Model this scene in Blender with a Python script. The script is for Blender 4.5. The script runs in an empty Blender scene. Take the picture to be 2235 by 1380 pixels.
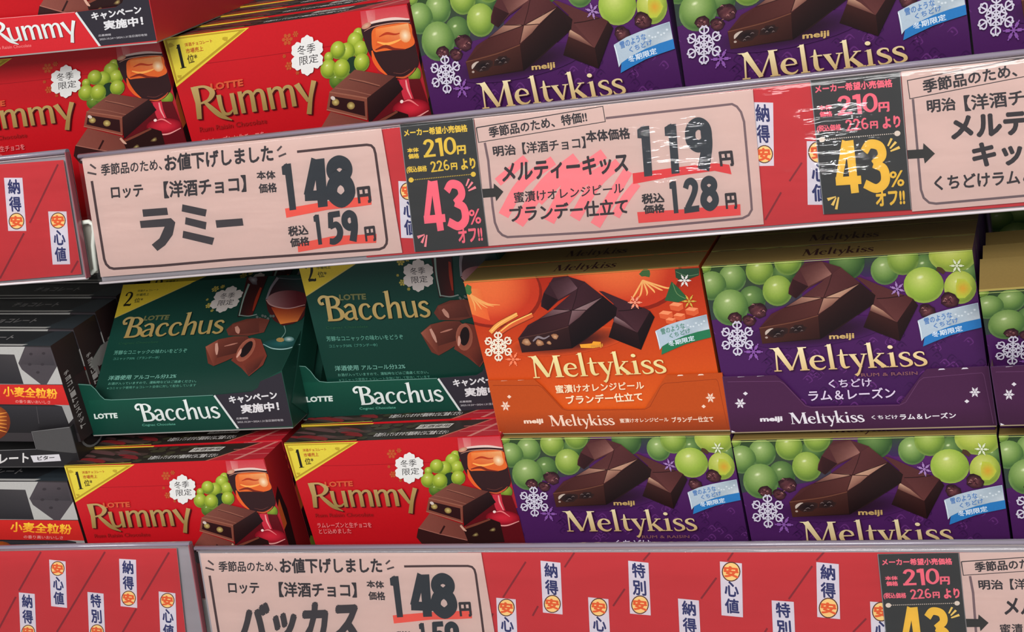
import bpy, math, random
import numpy as np
from mathutils.geometry import tessellate_polygon
from mathutils import Vector
random.seed(4)
SC = bpy.context.scene
COL = SC.collection
# ------------------------------------------------------------------ camera
CAM_ROT = np.radians([72.00115757, 10.03404451, 17.60643726])
CAM_POS = np.array([.23281249, -.78453274, .1644327])
FPX = 3719.46
cd = bpy.data.cameras.new('camera'); cam = bpy.data.objects.new('camera', cd); COL.objects.link(cam)
cam.location = CAM_POS; cam.rotation_euler = tuple(CAM_ROT)
cd.sensor_fit = 'HORIZONTAL'; cd.sensor_width = 36.0; cd.lens = FPX * 36.0 / 2235.0; cd.clip_start = .01
SC.camera = cam
# ------------------------------------------------------------------ world, lamps, exposure
SC.view_settings.view_transform = 'Standard'; SC.view_settings.look = 'None'
SC.view_settings.gamma = 1; SC.view_settings.use_curve_mapping = False
SC.view_settings.exposure = -0.04
W = bpy.data.worlds.new('store_interior'); SC.world = W; W.use_nodes = True
bgn = W.node_tree.nodes['Background']; bgn.inputs[0].default_value = (.99, .98, 1.0, 1); bgn.inputs[1].default_value = .42
def lamp(name, loc, target, sx, sy, power, col=(1, .985, .97)):
    l = bpy.data.lights.new(name, 'AREA'); l.shape = 'RECTANGLE'; l.size = sx; l.size_y = sy; l.energy = power; l.color = col
    o = bpy.data.objects.new(name, l); COL.objects.link(o); o.location = loc
    o.rotation_euler = (Vector(target) - Vector(loc)).to_track_quat('-Z', 'Y').to_euler()
    return o
lamp('ceiling_or_fill_lamp', (-.3, -1.5, 1.75), (0, 0, -.1), 2.4, .25, 17)
lamp('ceiling_or_fill_lamp', (.5, -2.6, 1.75), (0, 0, -.1), 2.6, .25, 26)
lamp('ceiling_or_fill_lamp', (.5, -3.6, 1.9), (0, 0, -.15), 2.6, 1.2, 125)  # added front fill, no real fitting; lights the faces under the upper shelf
lamp('far_ceiling_lamp', (-1.15, -4.83, .505), (-.1, 0, 0), .14, .05, 1.3)
lamp('far_ceiling_lamp', (-.63, -4.93, .385), (.1, 0, 0), .12, .04, 1.2)
# ------------------------------------------------------------------ maths
def _R(ax, a):
    c, s = math.cos(a), math.sin(a)
    return np.array({'x': [[1, 0, 0], [0, c, -s], [0, s, c]], 'y': [[c, 0, s], [0, 1, 0], [-s, 0, c]], 'z': [[c, -s, 0], [s, c, 0], [0, 0, 1]]}[ax])
RC = _R('z', CAM_ROT[2]) @ _R('y', CAM_ROT[1]) @ _R('x', CAM_ROT[0])
class Plane:
    """a real plane in the shelf: through p, leaning back by lean degrees, turned by yaw degrees"""
    def __init__(s, p, lean=0., yaw=0.):
        M = _R('z', math.radians(yaw)) @ _R('x', math.radians(-lean))
        s.p = np.array(p, float); s.n = M @ np.array([0, -1., 0]); s.up = M @ np.array([0, 0, 1.]); s.rt = M @ np.array([1., 0, 0])
def at(px, pl):
    """pixels measured in the photograph -> points on a plane of the shelf"""
    px = np.atleast_2d(np.asarray(px, float))
    d = np.stack([(px[:, 0] - 1117.5) / FPX, -(px[:, 1] - 690) / FPX, -np.ones(len(px))], 1) @ RC.T
    t = ((pl.p - CAM_POS) @ pl.n) / (d @ pl.n)
    return CAM_POS + d * t[:, None]
def at1(x, y, pl): return at([(x, y)], pl)[0]
def plane_at(px, y, lean=0., yaw=0.): return Plane(at1(px[0], px[1], Plane((0, y, 0))), lean, yaw)
def plane_z(px, z, lean=0., yaw=0.):
    d = RC @ np.array([(px[0] - 1117.5) / FPX, -(px[1] - 690) / FPX, -1.])
    return Plane(CAM_POS + d * (z - CAM_POS[2]) / d[2], lean, yaw)
def homog(src, dst):
    A = []; b = []
    for (x, y), (u, v) in zip(src, dst):
        A.append([x, y, 1, 0, 0, 0, -u * x, -u * y]); b.append(u)
        A.append([0, 0, 0, x, y, 1, -v * x, -v * y]); b.append(v)
    h = np.linalg.lstsq(np.array(A, float), np.array(b, float), rcond=None)[0]
    return np.append(h, 1).reshape(3, 3)
def apply(H, P):
    P = np.atleast_2d(np.asarray(P, float)); q = np.c_[P, np.ones(len(P))] @ H.T
    return q[:, :2] / q[:, 2:]
UNIT = [(0, 1), (1, 1), (1, 0), (0, 0)]          # TL TR BR BL
def lin(c):
    c = np.asarray(c, float) / 255.
    return np.where(c <= .04045, c / 12.92, ((c + .055) / 1.055) ** 2.4)
# ------------------------------------------------------------------ materials
def mat(name, col=None, k=1., rough=.45, metal=0., spec=.5, attr=False, noise=0., nscale=300., coat=0., trans=0., bump=0.):
    m = bpy.data.materials.new(name); m.use_nodes = True; nt = m.node_tree; b = nt.nodes['Principled BSDF']
    b.inputs['Roughness'].default_value = rough; b.inputs['Metallic'].default_value = metal
    b.inputs['Specular IOR Level'].default_value = spec; b.inputs['Coat Weight'].default_value = coat
    b.inputs['Coat Roughness'].default_value = .12
    src = None
    if attr:
        a = nt.nodes.new('ShaderNodeAttribute'); a.attribute_name = 'Col'; src = a.outputs['Color']
    else:
        b.inputs['Base Color'].default_value = (*lin(col), 1)
    tc = nt.nodes.new('ShaderNodeTexCoord'); n = nt.nodes.new('ShaderNodeTexNoise'); n.inputs['Scale'].default_value = nscale
    nt.links.new(tc.outputs['Object'], n.inputs['Vector'])
    if noise:
        r = nt.nodes.new('ShaderNodeMapRange'); r.inputs[3].default_value = k * (1 - noise); r.inputs[4].default_value = k * (1 + noise)
        nt.links.new(n.outputs['Fac'], r.inputs[0])
        mx = nt.nodes.new('ShaderNodeVectorMath'); mx.operation = 'SCALE'
        if src is None:
            mx.inputs[0].default_value = tuple(lin(col))
        else: nt.links.new(src, mx.inputs[0])
        nt.links.new(r.outputs[0], mx.inputs['Scale']); src = mx.outputs[0]
    if src is not None: nt.links.new(src, b.inputs['Base Color'])
    if bump:
        bp_ = nt.nodes.new('ShaderNodeBump'); bp_.inputs['Strength'].default_value = bump; bp_.inputs['Distance'].default_value = .0006
        nt.links.new(n.outputs['Fac'], bp_.inputs['Height']); nt.links.new(bp_.outputs[0], b.inputs['Normal'])
    return m
PRINT = mat('printed_carton', k=.9, rough=.38, attr=True, noise=.07, nscale=900, spec=.22)
PAPER = mat('printed_paper', rough=.6, attr=True, noise=.02, nscale=500, spec=.25)
FOIL = mat('gold_foil', k=1.15, rough=.32, metal=.35, attr=True, noise=.1, nscale=160)
def clear_mat():
    m = bpy.data.materials.new('clear_plastic'); m.use_nodes = True; nt = m.node_tree; nt.nodes.remove(nt.nodes['Principled BSDF'])
    out = nt.nodes['Material Output']; t = nt.nodes.new('ShaderNodeBsdfTransparent'); g = nt.nodes.new('ShaderNodeBsdfGlossy')
    t.inputs[0].default_value = (.97, .965, .97, 1); g.inputs['Roughness'].default_value = .04
    f = nt.nodes.new('ShaderNodeFresnel'); f.inputs[0].default_value = 1.5; mx = nt.nodes.new('ShaderNodeMixShader')
    tc = nt.nodes.new('ShaderNodeTexCoord'); mp = nt.nodes.new('ShaderNodeMapping'); mp.inputs['Scale'].default_value = (14, 60, 75)
    n = nt.nodes.new('ShaderNodeTexNoise'); n.inputs['Scale'].default_value = 1.; n.inputs['Detail'].default_value = 4
    bp_ = nt.nodes.new('ShaderNodeBump'); bp_.inputs['Strength'].default_value = .5; bp_.inputs['Distance'].default_value = .0013
    L = nt.links.new; L(tc.outputs['Object'], mp.inputs[0]); L(mp.outputs[0], n.inputs['Vector']); L(n.outputs['Fac'], bp_.inputs['Height'])
    L(bp_.outputs[0], g.inputs['Normal']); L(bp_.outputs[0], f.inputs['Normal'])
    L(f.outputs[0], mx.inputs[0]); L(t.outputs[0], mx.inputs[1]); L(g.outputs[0], mx.inputs[2]); L(mx.outputs[0], out.inputs[0])
    return m
CLEAR = clear_mat()
BEAD = mat('tinted_rail_plastic', (132, 122, 136), rough=.12, spec=.8, coat=.6)
RAILG = mat('rail_back_plastic', (150, 145, 150), rough=.4)
WHITEP = mat('white_plastic', (222, 226, 214), rough=.35)
SHELF = mat('painted_shelf_steel', (196, 194, 188), rough=.4, noise=.03, nscale=60)
WALLM = mat('gondola_back_panel', (70, 66, 66), rough=.6, noise=.05, nscale=20)
# ------------------------------------------------------------------ objects
def mesh_obj(name, V, F, m, parent=None, mi=None, cols=None):
    me = bpy.data.meshes.new(name); me.from_pydata([tuple(v) for v in V], [], [tuple(f) for f in F])
    for x in (m if isinstance(m, (list, tuple)) else [m]): me.materials.append(x)
    if mi is not None: me.polygons.foreach_set('material_index', np.asarray(mi, dtype=np.int32))
    if cols is not None:
        a = me.color_attributes.new('Col', 'FLOAT_COLOR', 'POINT')
        a.data.foreach_set('color', np.c_[np.asarray(cols), np.ones(len(cols))].astype(np.float32).ravel())
    me.update()
    o = bpy.data.objects.new(name, me); COL.objects.link(o)
    if parent: o.parent = parent
    return o
def thing(name, label, cat, group=None):
    o = bpy.data.objects.new(name, None); o.empty_display_size = .02; COL.objects.link(o)
    o['label'] = label; o['category'] = cat
    if group: o['group'] = group
    return o
def place(root, loc):
    """put an Empty at the thing's base and keep its parts where they are"""
    loc = Vector(loc); root.location = loc
    for c in root.children: c.location = -loc
def prism(F, back):
    F = [np.array(f) for f in F]; n = len(F)
    back = np.array(back); back = [back] * n if back.ndim == 1 else back
    V = F + [f + b for f, b in zip(F, back)]
    f = [tuple(range(n - 1, -1, -1)), tuple(range(n, 2 * n))] + [(i, (i + 1) % n, (i + 1) % n + n, i + n) for i in range(n)]
    return V, f
def solid(name, F, back, m, parent=None):
    V, f = prism(F, back); o = mesh_obj(name, V, f, m, parent); bv = o.modifiers.new('edge', 'BEVEL'); bv.width = .0003; bv.segments = 1; bv.limit_method = 'ANGLE'
    return o
def bar(name, A, B, prof, m, parent=None, up=(0, 0, 1)):
    """extrude a 2D profile (list of (out, up)) along A->B"""
    A = np.array(A); B = np.array(B); d = (B - A) / np.linalg.norm(B - A); up = np.array(up, float)
    o_ = np.cross(d, up); o_ /= np.linalg.norm(o_); u = np.cross(o_, d)
    n = len(prof); V = [P + o_ * p[0] + u * p[1] for P in (A, B) for p in prof]
    f = [tuple(range(n)), tuple(range(2 * n - 1, n - 1, -1))] + [(i, i + n, (i + 1) % n + n, (i + 1) % n) for i in range(n)]
    ob = mesh_obj(name, V, f, m, parent)
    for i, p in enumerate(ob.data.polygons): p.use_smooth = (len(prof) > 6 and i > 1)
    return ob
def circ(r, ry=None, n=12, c=(0, 0)): return [(c[0] + r * math.cos(2 * math.pi * k / n), c[1] + (ry or r) * math.sin(2 * math.pi * k / n)) for k in range(n)]
def tube3(name, P, r, m, parent=None, n=8):
    P = [np.array(p) for p in P]; V = []; F = []
    for i, p in enumerate(P):
        d = P[min(i + 1, len(P) - 1)] - P[max(i - 1, 0)]; d = d / np.linalg.norm(d)
        a = np.cross(d, [0, 1, .1]); a /= np.linalg.norm(a); b = np.cross(d, a)
        V += [p + r * (math.cos(2 * math.pi * k / n) * a + math.sin(2 * math.pi * k / n) * b) for k in range(n)]
    for i in range(len(P) - 1):
        for k in range(n): F.append((i * n + k, i * n + (k + 1) % n, (i + 1) * n + (k + 1) % n, (i + 1) * n + k))
    F += [tuple(range(n)), tuple(range(len(P) * n - 1, (len(P) - 1) * n - 1, -1))]
    o = mesh_obj(name, V, F, m, parent)
    for p in o.data.polygons: p.use_smooth = True
    return o
# ------------------------------------------------------------------ flat print: artwork collected in page units, then laid on a face
_tc = {}
def glyph_mesh(s, res=2):
    if s in _tc: return _tc[s]
    c = bpy.data.curves.new('t', 'FONT'); c.body = s; c.resolution_u = res; c.size = 1
    o = bpy.data.objects.new('t', c); COL.objects.link(o); bpy.context.view_layer.update()
    m = o.to_mesh(); m.calc_loop_triangles()
    V = np.array([v.co[:2] for v in m.vertices]); F = np.array([t.vertices[:] for t in m.loop_triangles])
    o.to_mesh_clear(); bpy.data.objects.remove(o); bpy.data.curves.remove(c)
    _tc[s] = (V, F); return V, F
def catmull(P, W=None, n=6):
    P = np.asarray(P, float); m = len(P); W = np.ones(m) if W is None else np.asarray(W, float)
    D = np.c_[P, W]; E = np.vstack([2 * D[0] - D[1], D, 2 * D[-1] - D[-2]]); out = []
    for i in range(1, m):
        a, b, c, d = E[i - 1], E[i], E[i + 1], E[i + 2]
        for k in range(n):
            t = k / n; out.append(.5 * (2 * b + (c - a) * t + (2 * a - 5 * b + 4 * c - d) * t * t + (3 * b - a - 3 * c + d) * t ** 3))
    out.append(D[-1]); out = np.array(out)
    return out[:, :2], out[:, 2]
def strip(P, W):
    P = np.asarray(P, float); W = np.asarray(W, float); n = len(P); L = []; Rr = []
    for i in range(n):
        if i == 0: d = P[1] - P[0]
        elif i == n - 1: d = P[-1] - P[-2]
        else:
            d1 = P[i] - P[i - 1]; d2 = P[i + 1] - P[i]; d = d1 / (np.linalg.norm(d1) + 1e-9) + d2 / (np.linalg.norm(d2) + 1e-9)
        d = d / (np.linalg.norm(d) + 1e-9); q = np.array([-d[1], d[0]]) * W[i] / 2
        L.append(P[i] + q); Rr.append(P[i] - q)
    V = np.array(L + Rr); F = []
    for i in range(n - 1): F += [(i, i + 1, n + i + 1), (i, n + i + 1, n + i)]
    return V, F
class Art:
    def __init__(s, quad=None, rect=(0, 0, 1, 1)):
        s.items = []; s.quad = quad; s.rect = rect; s.lay = 0; s.H = None
    def page(s, ox=0, oy=0, sc=1., quad=None):
        Hq = homog(quad or s.quad, UNIT); s.H = Hq @ np.array([[1 / sc, 0, ox], [0, 1 / sc, oy], [0, 0, 1.]]); return s
    def add(s, V, F, col, mat=0, up=True):
        V = np.asarray(V, float); F = np.asarray(F, int).reshape(-1, 3)
        if not len(F): return
        C = np.asarray(col, float)
        C = lin(C) if C.ndim == 1 else lin(C)
        if C.ndim == 1: C = np.tile(C, (len(V), 1))
        s.lay += 1 if up else .22
        s.items.append((apply(s.H, V), F, C, s.lay, mat))
    def poly(s, P, col, mat=0, up=True):
        F = tessellate_polygon([[Vector((p[0], p[1], 0)) for p in P]]); s.add(P, F, col, mat, up)
    def soft(s, P, col, n=6, mat=0):
        """closed smooth outline"""
        P = list(P); Q, _ = catmull(P[-2:] + P + P[:2], None, n); s.poly(Q[2 * n:(len(P) + 2) * n], col, mat)
    def quad4(s, P, c00, c10=None, c11=None, c01=None, n=1, mat=0):
        """corners TL TR BR BL with a colour each"""
        c10 = c10 or c00; c11 = c11 or c10; c01 = c01 or c00
        P = np.asarray(P, float); cs = np.array([c00, c10, c11, c01], float); V = []; C = []; F = []
        for j in range(n + 1):
            for i in range(n + 1):
                a, b = i / n, j / n; w = np.array([(1 - a) * (1 - b), a * (1 - b), a * b, (1 - a) * b]); V.append(w @ P); C.append(w @ cs)
        for j in range(n):
            for i in range(n):
                k = j * (n + 1) + i; F += [(k, k + 1, k + n + 2), (k, k + n + 2, k + n + 1)]
        s.add(V, F, C, mat)
    def blob(s, cx, cy, rx, ry, colfn, rot=0., rings=4, seg=18, mat=0, wob=0.):
        V = [(0, 0)]; F = []
        for r in range(1, rings + 1):
            for k in range(seg):
                a = 2 * math.pi * k / seg; q = r / rings * (1 + wob * math.sin(3 * a + cx) + wob * math.sin(7 * a + cy)); V.append((q * math.cos(a), q * math.sin(a)))
        for k in range(seg): F.append((0, 1 + k, 1 + (k + 1) % seg))
        for r in range(rings - 1):
            for k in range(seg):
                a = 1 + r * seg + k; b = 1 + r * seg + (k + 1) % seg; F += [(a, a + seg, b), (b, a + seg, b + seg)]
        V = np.array(V); C = [colfn(x, y) for x, y in V] if callable(colfn) else colfn
        c, si = math.cos(rot), math.sin(rot); X = V[:, 0] * rx; Y = V[:, 1] * ry
        s.add(np.c_[cx + c * X - si * Y, cy + si * X + c * Y], F, C, mat)
    def stroke(s, P, W, col, smooth=6, mat=0, up=True):
        W = [W] * len(P) if np.isscalar(W) else W
        if smooth and len(P) > 2: P, W = catmull(P, W, smooth)
        V, F = strip(P, W); s.add(V, F, col, mat, up)
    def frame(s, V, W_, H_, BL, BR, TL):
        BL, BR, TL = (np.array(q, float) for q in (BL, BR, TL))
        return BL + V[:, :1] / W_ * (BR - BL) + V[:, 1:] / H_ * (TL - BL)
    def txt(s, t, BL, BR, TL, col, bold=0., mat=0, shadow=None):
        V, F = glyph_mesh(t); lo = V.min(0); hi = V.max(0); sz = hi - lo; Q = V - lo
        def put(dx, dy, c, up):
            s.add(s.frame(Q + [dx, dy], sz[0], sz[1], BL, BR, TL), F, c, mat, up)
        if shadow: 
            for k in range(3): put(.03, -.03 - .01 * k, shadow, k == 0)
        if isinstance(col, tuple) and isinstance(col[0], (tuple, list)):
            f = (Q[:, 1] / sz[1])[:, None]; c = np.array(col[1], float) * (1 - f) + np.array(col[0], float) * f
        else: c = col
        put(0, 0, c, True); L0 = s.lay
        if bold:
            for k in range(8): put(bold * math.cos(k * math.pi / 4), bold * math.sin(k * math.pi / 4), c, False)
        s.lay = L0
    def word(s, w, BL, BR, TL, col, mat=0, shadow=None, sh=(.03, -.03), font=None, gap=.0, fat=1.):
        font = font or SERIF; x = 0; parts = []
        for ch in w:
            strokes, adv = font[ch]
            for kind, *r in strokes:
                if kind == 's':
                    P, Wd = list(r[0]), list(r[1])
                    if P[0] == P[-1]:
                        n_ = len(P); P, Wd = catmull(P[-3:-1] + P + P[1:3], Wd[-3:-1] + Wd + Wd[1:3], 6); P, Wd = P[11:11 + (n_ - 1) * 6 + 3], Wd[11:11 + (n_ - 1) * 6 + 3]
                        V, F = strip(P, Wd * fat); m_ = len(P); V = np.vstack([V[1:m_ - 1], V[m_ + 1:2 * m_ - 1]]); m_ -= 2
                        F = [f for i in range(m_ - 1) for f in ((i, i + 1, m_ + i + 1), (i, m_ + i + 1, m_ + i))]
                    else:
                        P, Wd = catmull(P, Wd, 6); V, F = strip(P, Wd * fat)
                elif kind == 'l':
                    P, Wd = r; V, F = strip(P, np.array(Wd) * fat)
                else:
                    V = np.array(r[0], float); F = tessellate_polygon([[Vector((p[0], p[1], 0)) for p in V]])
                parts.append((V + [x, 0], F))
            x += adv + gap
        x -= gap
        for V, F in (parts if shadow else []): s.add(s.frame(V + sh, x, 1, BL, BR, TL), F, shadow, 0, False)
        s.lay += 1; L0 = s.lay
        for V, F in parts:
            if isinstance(col[0], (tuple, list)):
                f = np.clip(V[:, 1:], 0, 1); c = np.array(col[1], float) * (1 - f) + np.array(col[0], float) * f
            else: c = col
            s.add(s.frame(V, x, 1, BL, BR, TL), F, c, mat, False)
        s.lay = L0 + 1
    def flake(s, cx, cy, R, col, style=0, w=.09, rot=0., sq=1.):
        for k in range(6):
            a = rot + k * math.pi / 3; d = np.array([math.cos(a), math.sin(a)]); n_ = np.array([-d[1], d[0]])
            def pt(u, v): q = (d * u + n_ * v) * R; return (cx + q[0], cy + q[1] * sq)
            s.stroke([pt(0, 0), pt(1, 0)], R * w, col, 0, up=(k == 0))
            if style == 0:
                for u, l in ((.45, .28), (.7, .24)):
                    for sg in (1, -1): s.stroke([pt(u, 0), pt(u + l * .7, sg * l)], R * w, col, 0, up=False)
            elif style == 1:
                b2_ = a + math.pi / 3; e_ = np.array([math.cos(b2_), math.sin(b2_)])
                for rr in (.28, .52):
                    m_ = (d + e_) * rr * R * (.42 if rr < .4 else .62)
                    s.stroke([pt(rr, 0), (cx + m_[0], cy + m_[1] * sq), (cx + e_[0] * rr * R, cy + e_[1] * rr * R * sq)], R * w * .8, col, 0, up=False)
                for sg in (1, -1):
                    s.stroke([pt(.3, 0), pt(.52, sg * .3)], R * w, col, 0, up=False)
                    s.stroke([pt(.58, 0), pt(.72, sg * .22), pt(.88, sg * .24), pt(.98, sg * .1)], R * w, col, 3, up=False)
                    s.stroke([pt(.98, sg * .02), pt(1.03, sg * .12), pt(.9, sg * .12)], R * w, col, 3, up=False)
            else:
                s.stroke([pt(.35, 0), pt(.75, 0)], R * w * 2.4, col, 0, up=False)
    def badge(s, cx, cy, R, col, sq=1.):
        P = []
        for k in range(72):
            a = 2 * math.pi * k / 72; c = math.cos(3 * (a - math.pi / 2)); r = R * (.76 + .22 * abs(c) ** .8 + .035 * math.cos(18 * (a - math.pi / 2)))
            P.append((cx + r * math.cos(a), cy + r * math.sin(a) * sq))
        V = [(cx, cy)] + P; s.add(V, [(0, 1 + k, 1 + (k + 1) % 72) for k in range(72)], col)
    # ---- lay it on a face
    def clip(s, vb=None):
        x0, y0, x1, y1 = s.rect; y0 = y0 if vb is None else max(vb, y0); Vs = []; Fs = []; Cs = []; Ls = []; Ms = []; n0 = 0
        for V, F, C, lay, mt in s.items:
            ins = (V[:, 0] >= x0) & (V[:, 0] <= x1) & (V[:, 1] >= y0) & (V[:, 1] <= y1); fi = ins[F]
            allin = fi.all(1); tri = V[F]
            out = ((tri[:, :, 0] < x0).all(1) | (tri[:, :, 0] > x1).all(1) | (tri[:, :, 1] < y0).all(1) | (tri[:, :, 1] > y1).all(1))
            Vn = [V]; Cn = [C]; Fn = [list(map(tuple, F[allin]))]; cnt = len(V)
            for f in F[~allin & ~out]:
                P = [(V[i], C[i]) for i in f]
                for ax, lim, sg in ((0, x0, 1), (0, x1, -1), (1, y0, 1), (1, y1, -1)):
                    Q = []
                    for i in range(len(P)):
                        a, b = P[i], P[(i + 1) % len(P)]; da = sg * (a[0][ax] - lim); db = sg * (b[0][ax] - lim)
                        if da >= 0: Q.append(a)
                        if (da >= 0) != (db >= 0):
                            t = da / (da - db); Q.append((a[0] + (b[0] - a[0]) * t, a[1] + (b[1] - a[1]) * t))
                    P = Q
                    if not P: break
                if len(P) > 2:
                    Vn.append(np.array([p[0] for p in P])); Cn.append(np.array([p[1] for p in P]))
                    Fn.append([(cnt, cnt + i, cnt + i + 1) for i in range(1, len(P) - 1)]); cnt += len(P)
            V2 = np.vstack(Vn); F2 = [f for g in Fn for f in g]
            if not F2: continue
            F2 = np.array(F2); used = np.unique(F2); re = np.zeros(len(V2), int); re[used] = np.arange(len(used))
            Vs.append(V2[used]); Cs.append(np.vstack(Cn)[used]); Fs.append(re[F2] + n0); Ls.append(np.full(len(used), lay)); Ms.append(np.full(len(F2), mt)); n0 += len(used)
        return np.vstack(Vs), np.vstack(Fs), np.vstack(Cs), np.concatenate(Ls), np.concatenate(Ms)
    def lay_on(s, name, quad, pl, parent, mats, eps=7e-6, base=2e-5, vb=0.):
        if not hasattr(s, 'c'): s.c = {}
        if vb not in s.c: s.c[vb] = s.clip(vb)
        V, F, C, L, M = s.c[vb]
        P = at(apply(homog(UNIT, quad), V), pl) + pl.n * (base + eps * L)[:, None]
        tri = P[F]; nn = np.cross(tri[:, 1] - tri[:, 0], tri[:, 2] - tri[:, 0]); flip = (nn @ pl.n) < 0
        F = F.copy(); F[flip] = F[flip][:, ::-1]
        return mesh_obj(name, P, F, mats, parent, mi=M, cols=C)
# ------------------------------------------------------------------ hand-drawn display lettering (cap height 1)
SERIF = {
 'M': ([('l', [(.06, .02), (.28, .02)], [.045, .045]), ('l', [(.15, 0), (.2, .96)], [.05, .05]), ('l', [(.2, 1.0), (.58, .03)], [.19, .13]), ('l', [(.58, .03), (.93, .97)], [.05, .05]),
        ('l', [(.97, 0), (.93, 1)], [.17, .15]), ('p', [(.0, 1), (.3, 1), (.24, .94), (.06, .965)]), ('p', [(.84, 1), (1.12, 1), (1.1, .96), (.86, .94)]), ('p', [(.82, 0), (1.12, 0), (1.1, .045), (.84, .045)])], 1.13),
 'e': ([('l', [(.09, .36), (.42, .37)], [.05, .05]), ('s', [(.45, .37), (.4, .53), (.26, .61), (.13, .52), (.08, .32), (.14, .12), (.28, .03), (.4, .06), (.48, .15)], [.06, .09, .05, .1, .14, .12, .09, .06, .02])], .52),
 'l': ([('l', [(.15, 0), (.14, 1.08)], [.13, .12]), ('p', [(.0, 1.0), (.2, 1.1), (.2, .98)]), ('p', [(.02, 0), (.29, 0), (.27, .045), (.04, .045)])], .31),
 't': ([('s', [(.17, .84), (.16, .5), (.16, .2), (.22, .06), (.36, .09)], [.04, .12, .13, .1, .03]), ('p', [(.0, .57), (.36, .57), (.35, .62), (.1, .62)])], .37),
 'y': ([('l', [(.1, .6), (.31, .04)], [.15, .1]), ('s', [(.47, .6), (.32, .1), (.22, -.2), (.13, -.3)], [.05, .06, .08, .12]), ('p', [(.0, .62), (.25, .62), (.23, .58), (.02, .58)]), ('p', [(.36, .62), (.56, .62), (.54, .58), (.38, .58)])], .52),
 'k': ([('l', [(.13, 0), (.12, 1.08)], [.13, .12]), ('p', [(-.02, 1.0), (.18, 1.1), (.18, .98)]), ('p', [(.0, 0), (.27, 0), (.25, .045), (.02, .045)]), ('l', [(.17, .26), (.43, .59)], [.05, .05]), ('l', [(.24, .36), (.5, .02)], [.13, .15]), ('p', [(.32, .62), (.55, .62), (.53, .58), (.34, .58)]), ('p', [(.38, 0), (.64, 0), (.62, .045), (.4, .045)])], .62),
 'i': ([('l', [(.14, 0), (.14, .62)], [.13, .12]), ('p', [(.0, .57), (.2, .64), (.2, .54)]), ('p', [(.02, 0), (.28, 0), (.26, .045), (.04, .045)]), ('p', [(.13 + .08 * math.cos(k * .524), .86 + .08 * math.sin(k * .524)) for k in range(12)])], .31),
 's': ([('s', [(.36, .46), (.33, .57), (.21, .6), (.1, .53), (.1, .42), (.22, .33), (.35, .23), (.36, .1), (.23, .02), (.1, .04), (.04, .17)], [.02, .06, .06, .09, .12, .13, .12, .1, .06, .07, .02])], .43),
 'R': ([('l', [(.13, 0), (.16, .5), (.12, 1)], [.13, .15, .2]), ('s', [(.1, .97), (.4, .96), (.58, .77), (.46, .55), (.2, .46)], [.07, .08, .15, .1, .05]), ('s', [(.34, .5), (.5, .28), (.72, .02), (1.0, -.16)], [.08, .14, .14, .03])], .66),
 'u': ([('s', [(.08, .66), (.1, .3), (.16, .08), (.3, .05), (.42, .16)], [.13, .11, .1, .08, .04]), ('l', [(.44, .66), (.47, 0)], [.12, .12])], .56),
 'm': ([('l', [(.1, .68), (.13, 0)], [.12, .12]), ('s', [(.14, .48), (.24, .62), (.36, .63), (.42, .5), (.43, 0)], [.04, .08, .11, .12, .13]), ('s', [(.44, .48), (.54, .62), (.66, .63), (.72, .5), (.73, 0)], [.04, .08, .11, .12, .13])], .82),
 'Y': ([('l', [(.06, .68), (.32, .1)], [.17, .1]), ('s', [(.56, .72), (.4, .22), (.28, -.3)], [.14, .12, .14])], .6),
 'B': ([('l', [(.3, 0), (.3, .98)], [.16, .15]), ('s', [(.35, .95), (.14, .98), (.0, .86), (.04, .7), (.15, .72)], [.09, .11, .1, .1, .12]), ('s', [(.3, .96), (.52, .96), (.66, .8), (.58, .6), (.32, .54)], [.07, .08, .15, .1, .05]), ('s', [(.34, .54), (.6, .5), (.74, .3), (.64, .07), (.2, .03)], [.05, .09, .17, .1, .07])], .78),
 'a': ([('s', [(.08, .52), (.22, .62), (.36, .57), (.4, .4), (.41, .1), (.48, .02)], [.1, .09, .12, .13, .12, .08]), ('s', [(.38, .38), (.18, .32), (.07, .17), (.16, .05), (.3, .07), (.4, .18)], [.06, .08, .13, .1, .07, .04])], .54),
 'c': ([('s', [(.42, .48), (.34, .6), (.18, .58), (.09, .42), (.09, .2), (.18, .05), (.32, .04), (.44, .14)], [.1, .08, .1, .13, .13, .1, .08, .07])], .49),
 'h': ([('l', [(.12, 0), (.12, 1.1)], [.14, .14]), ('s', [(.17, .42), (.28, .58), (.4, .6), (.46, .46), (.46, 0)], [.04, .09, .11, .13, .14]), ('p', [(-.02, 1.06), (.19, 1.12), (.19, 1.0)])], .58),
 'S': ([('s', [(.38, .5), (.28, .6), (.13, .56), (.1, .43), (.22, .33), (.36, .22), (.34, .08), (.2, .02), (.05, .1)], [.08, .09, .1, .12, .13, .12, .1, .09, .09])], .44),
 '1': ([('l', [(.28, 0), (.28, 1)], [.14, .14]), ('p', [(.08, .86), (.35, 1.02), (.35, .86), (.2, .84)]), ('p', [(.06, 0), (.5, 0), (.48, .035), (.08, .035)])], .56),
 '2': ([('s', [(.08, .74), (.12, .92), (.28, .99), (.44, .9), (.46, .7), (.34, .42), (.1, .08)], [.11, .06, .06, .1, .13, .1, .05]), ('s', [(.06, .06), (.3, .07), (.5, .05), (.56, .16)], [.12, .11, .1, .03])], .62),
}
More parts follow.
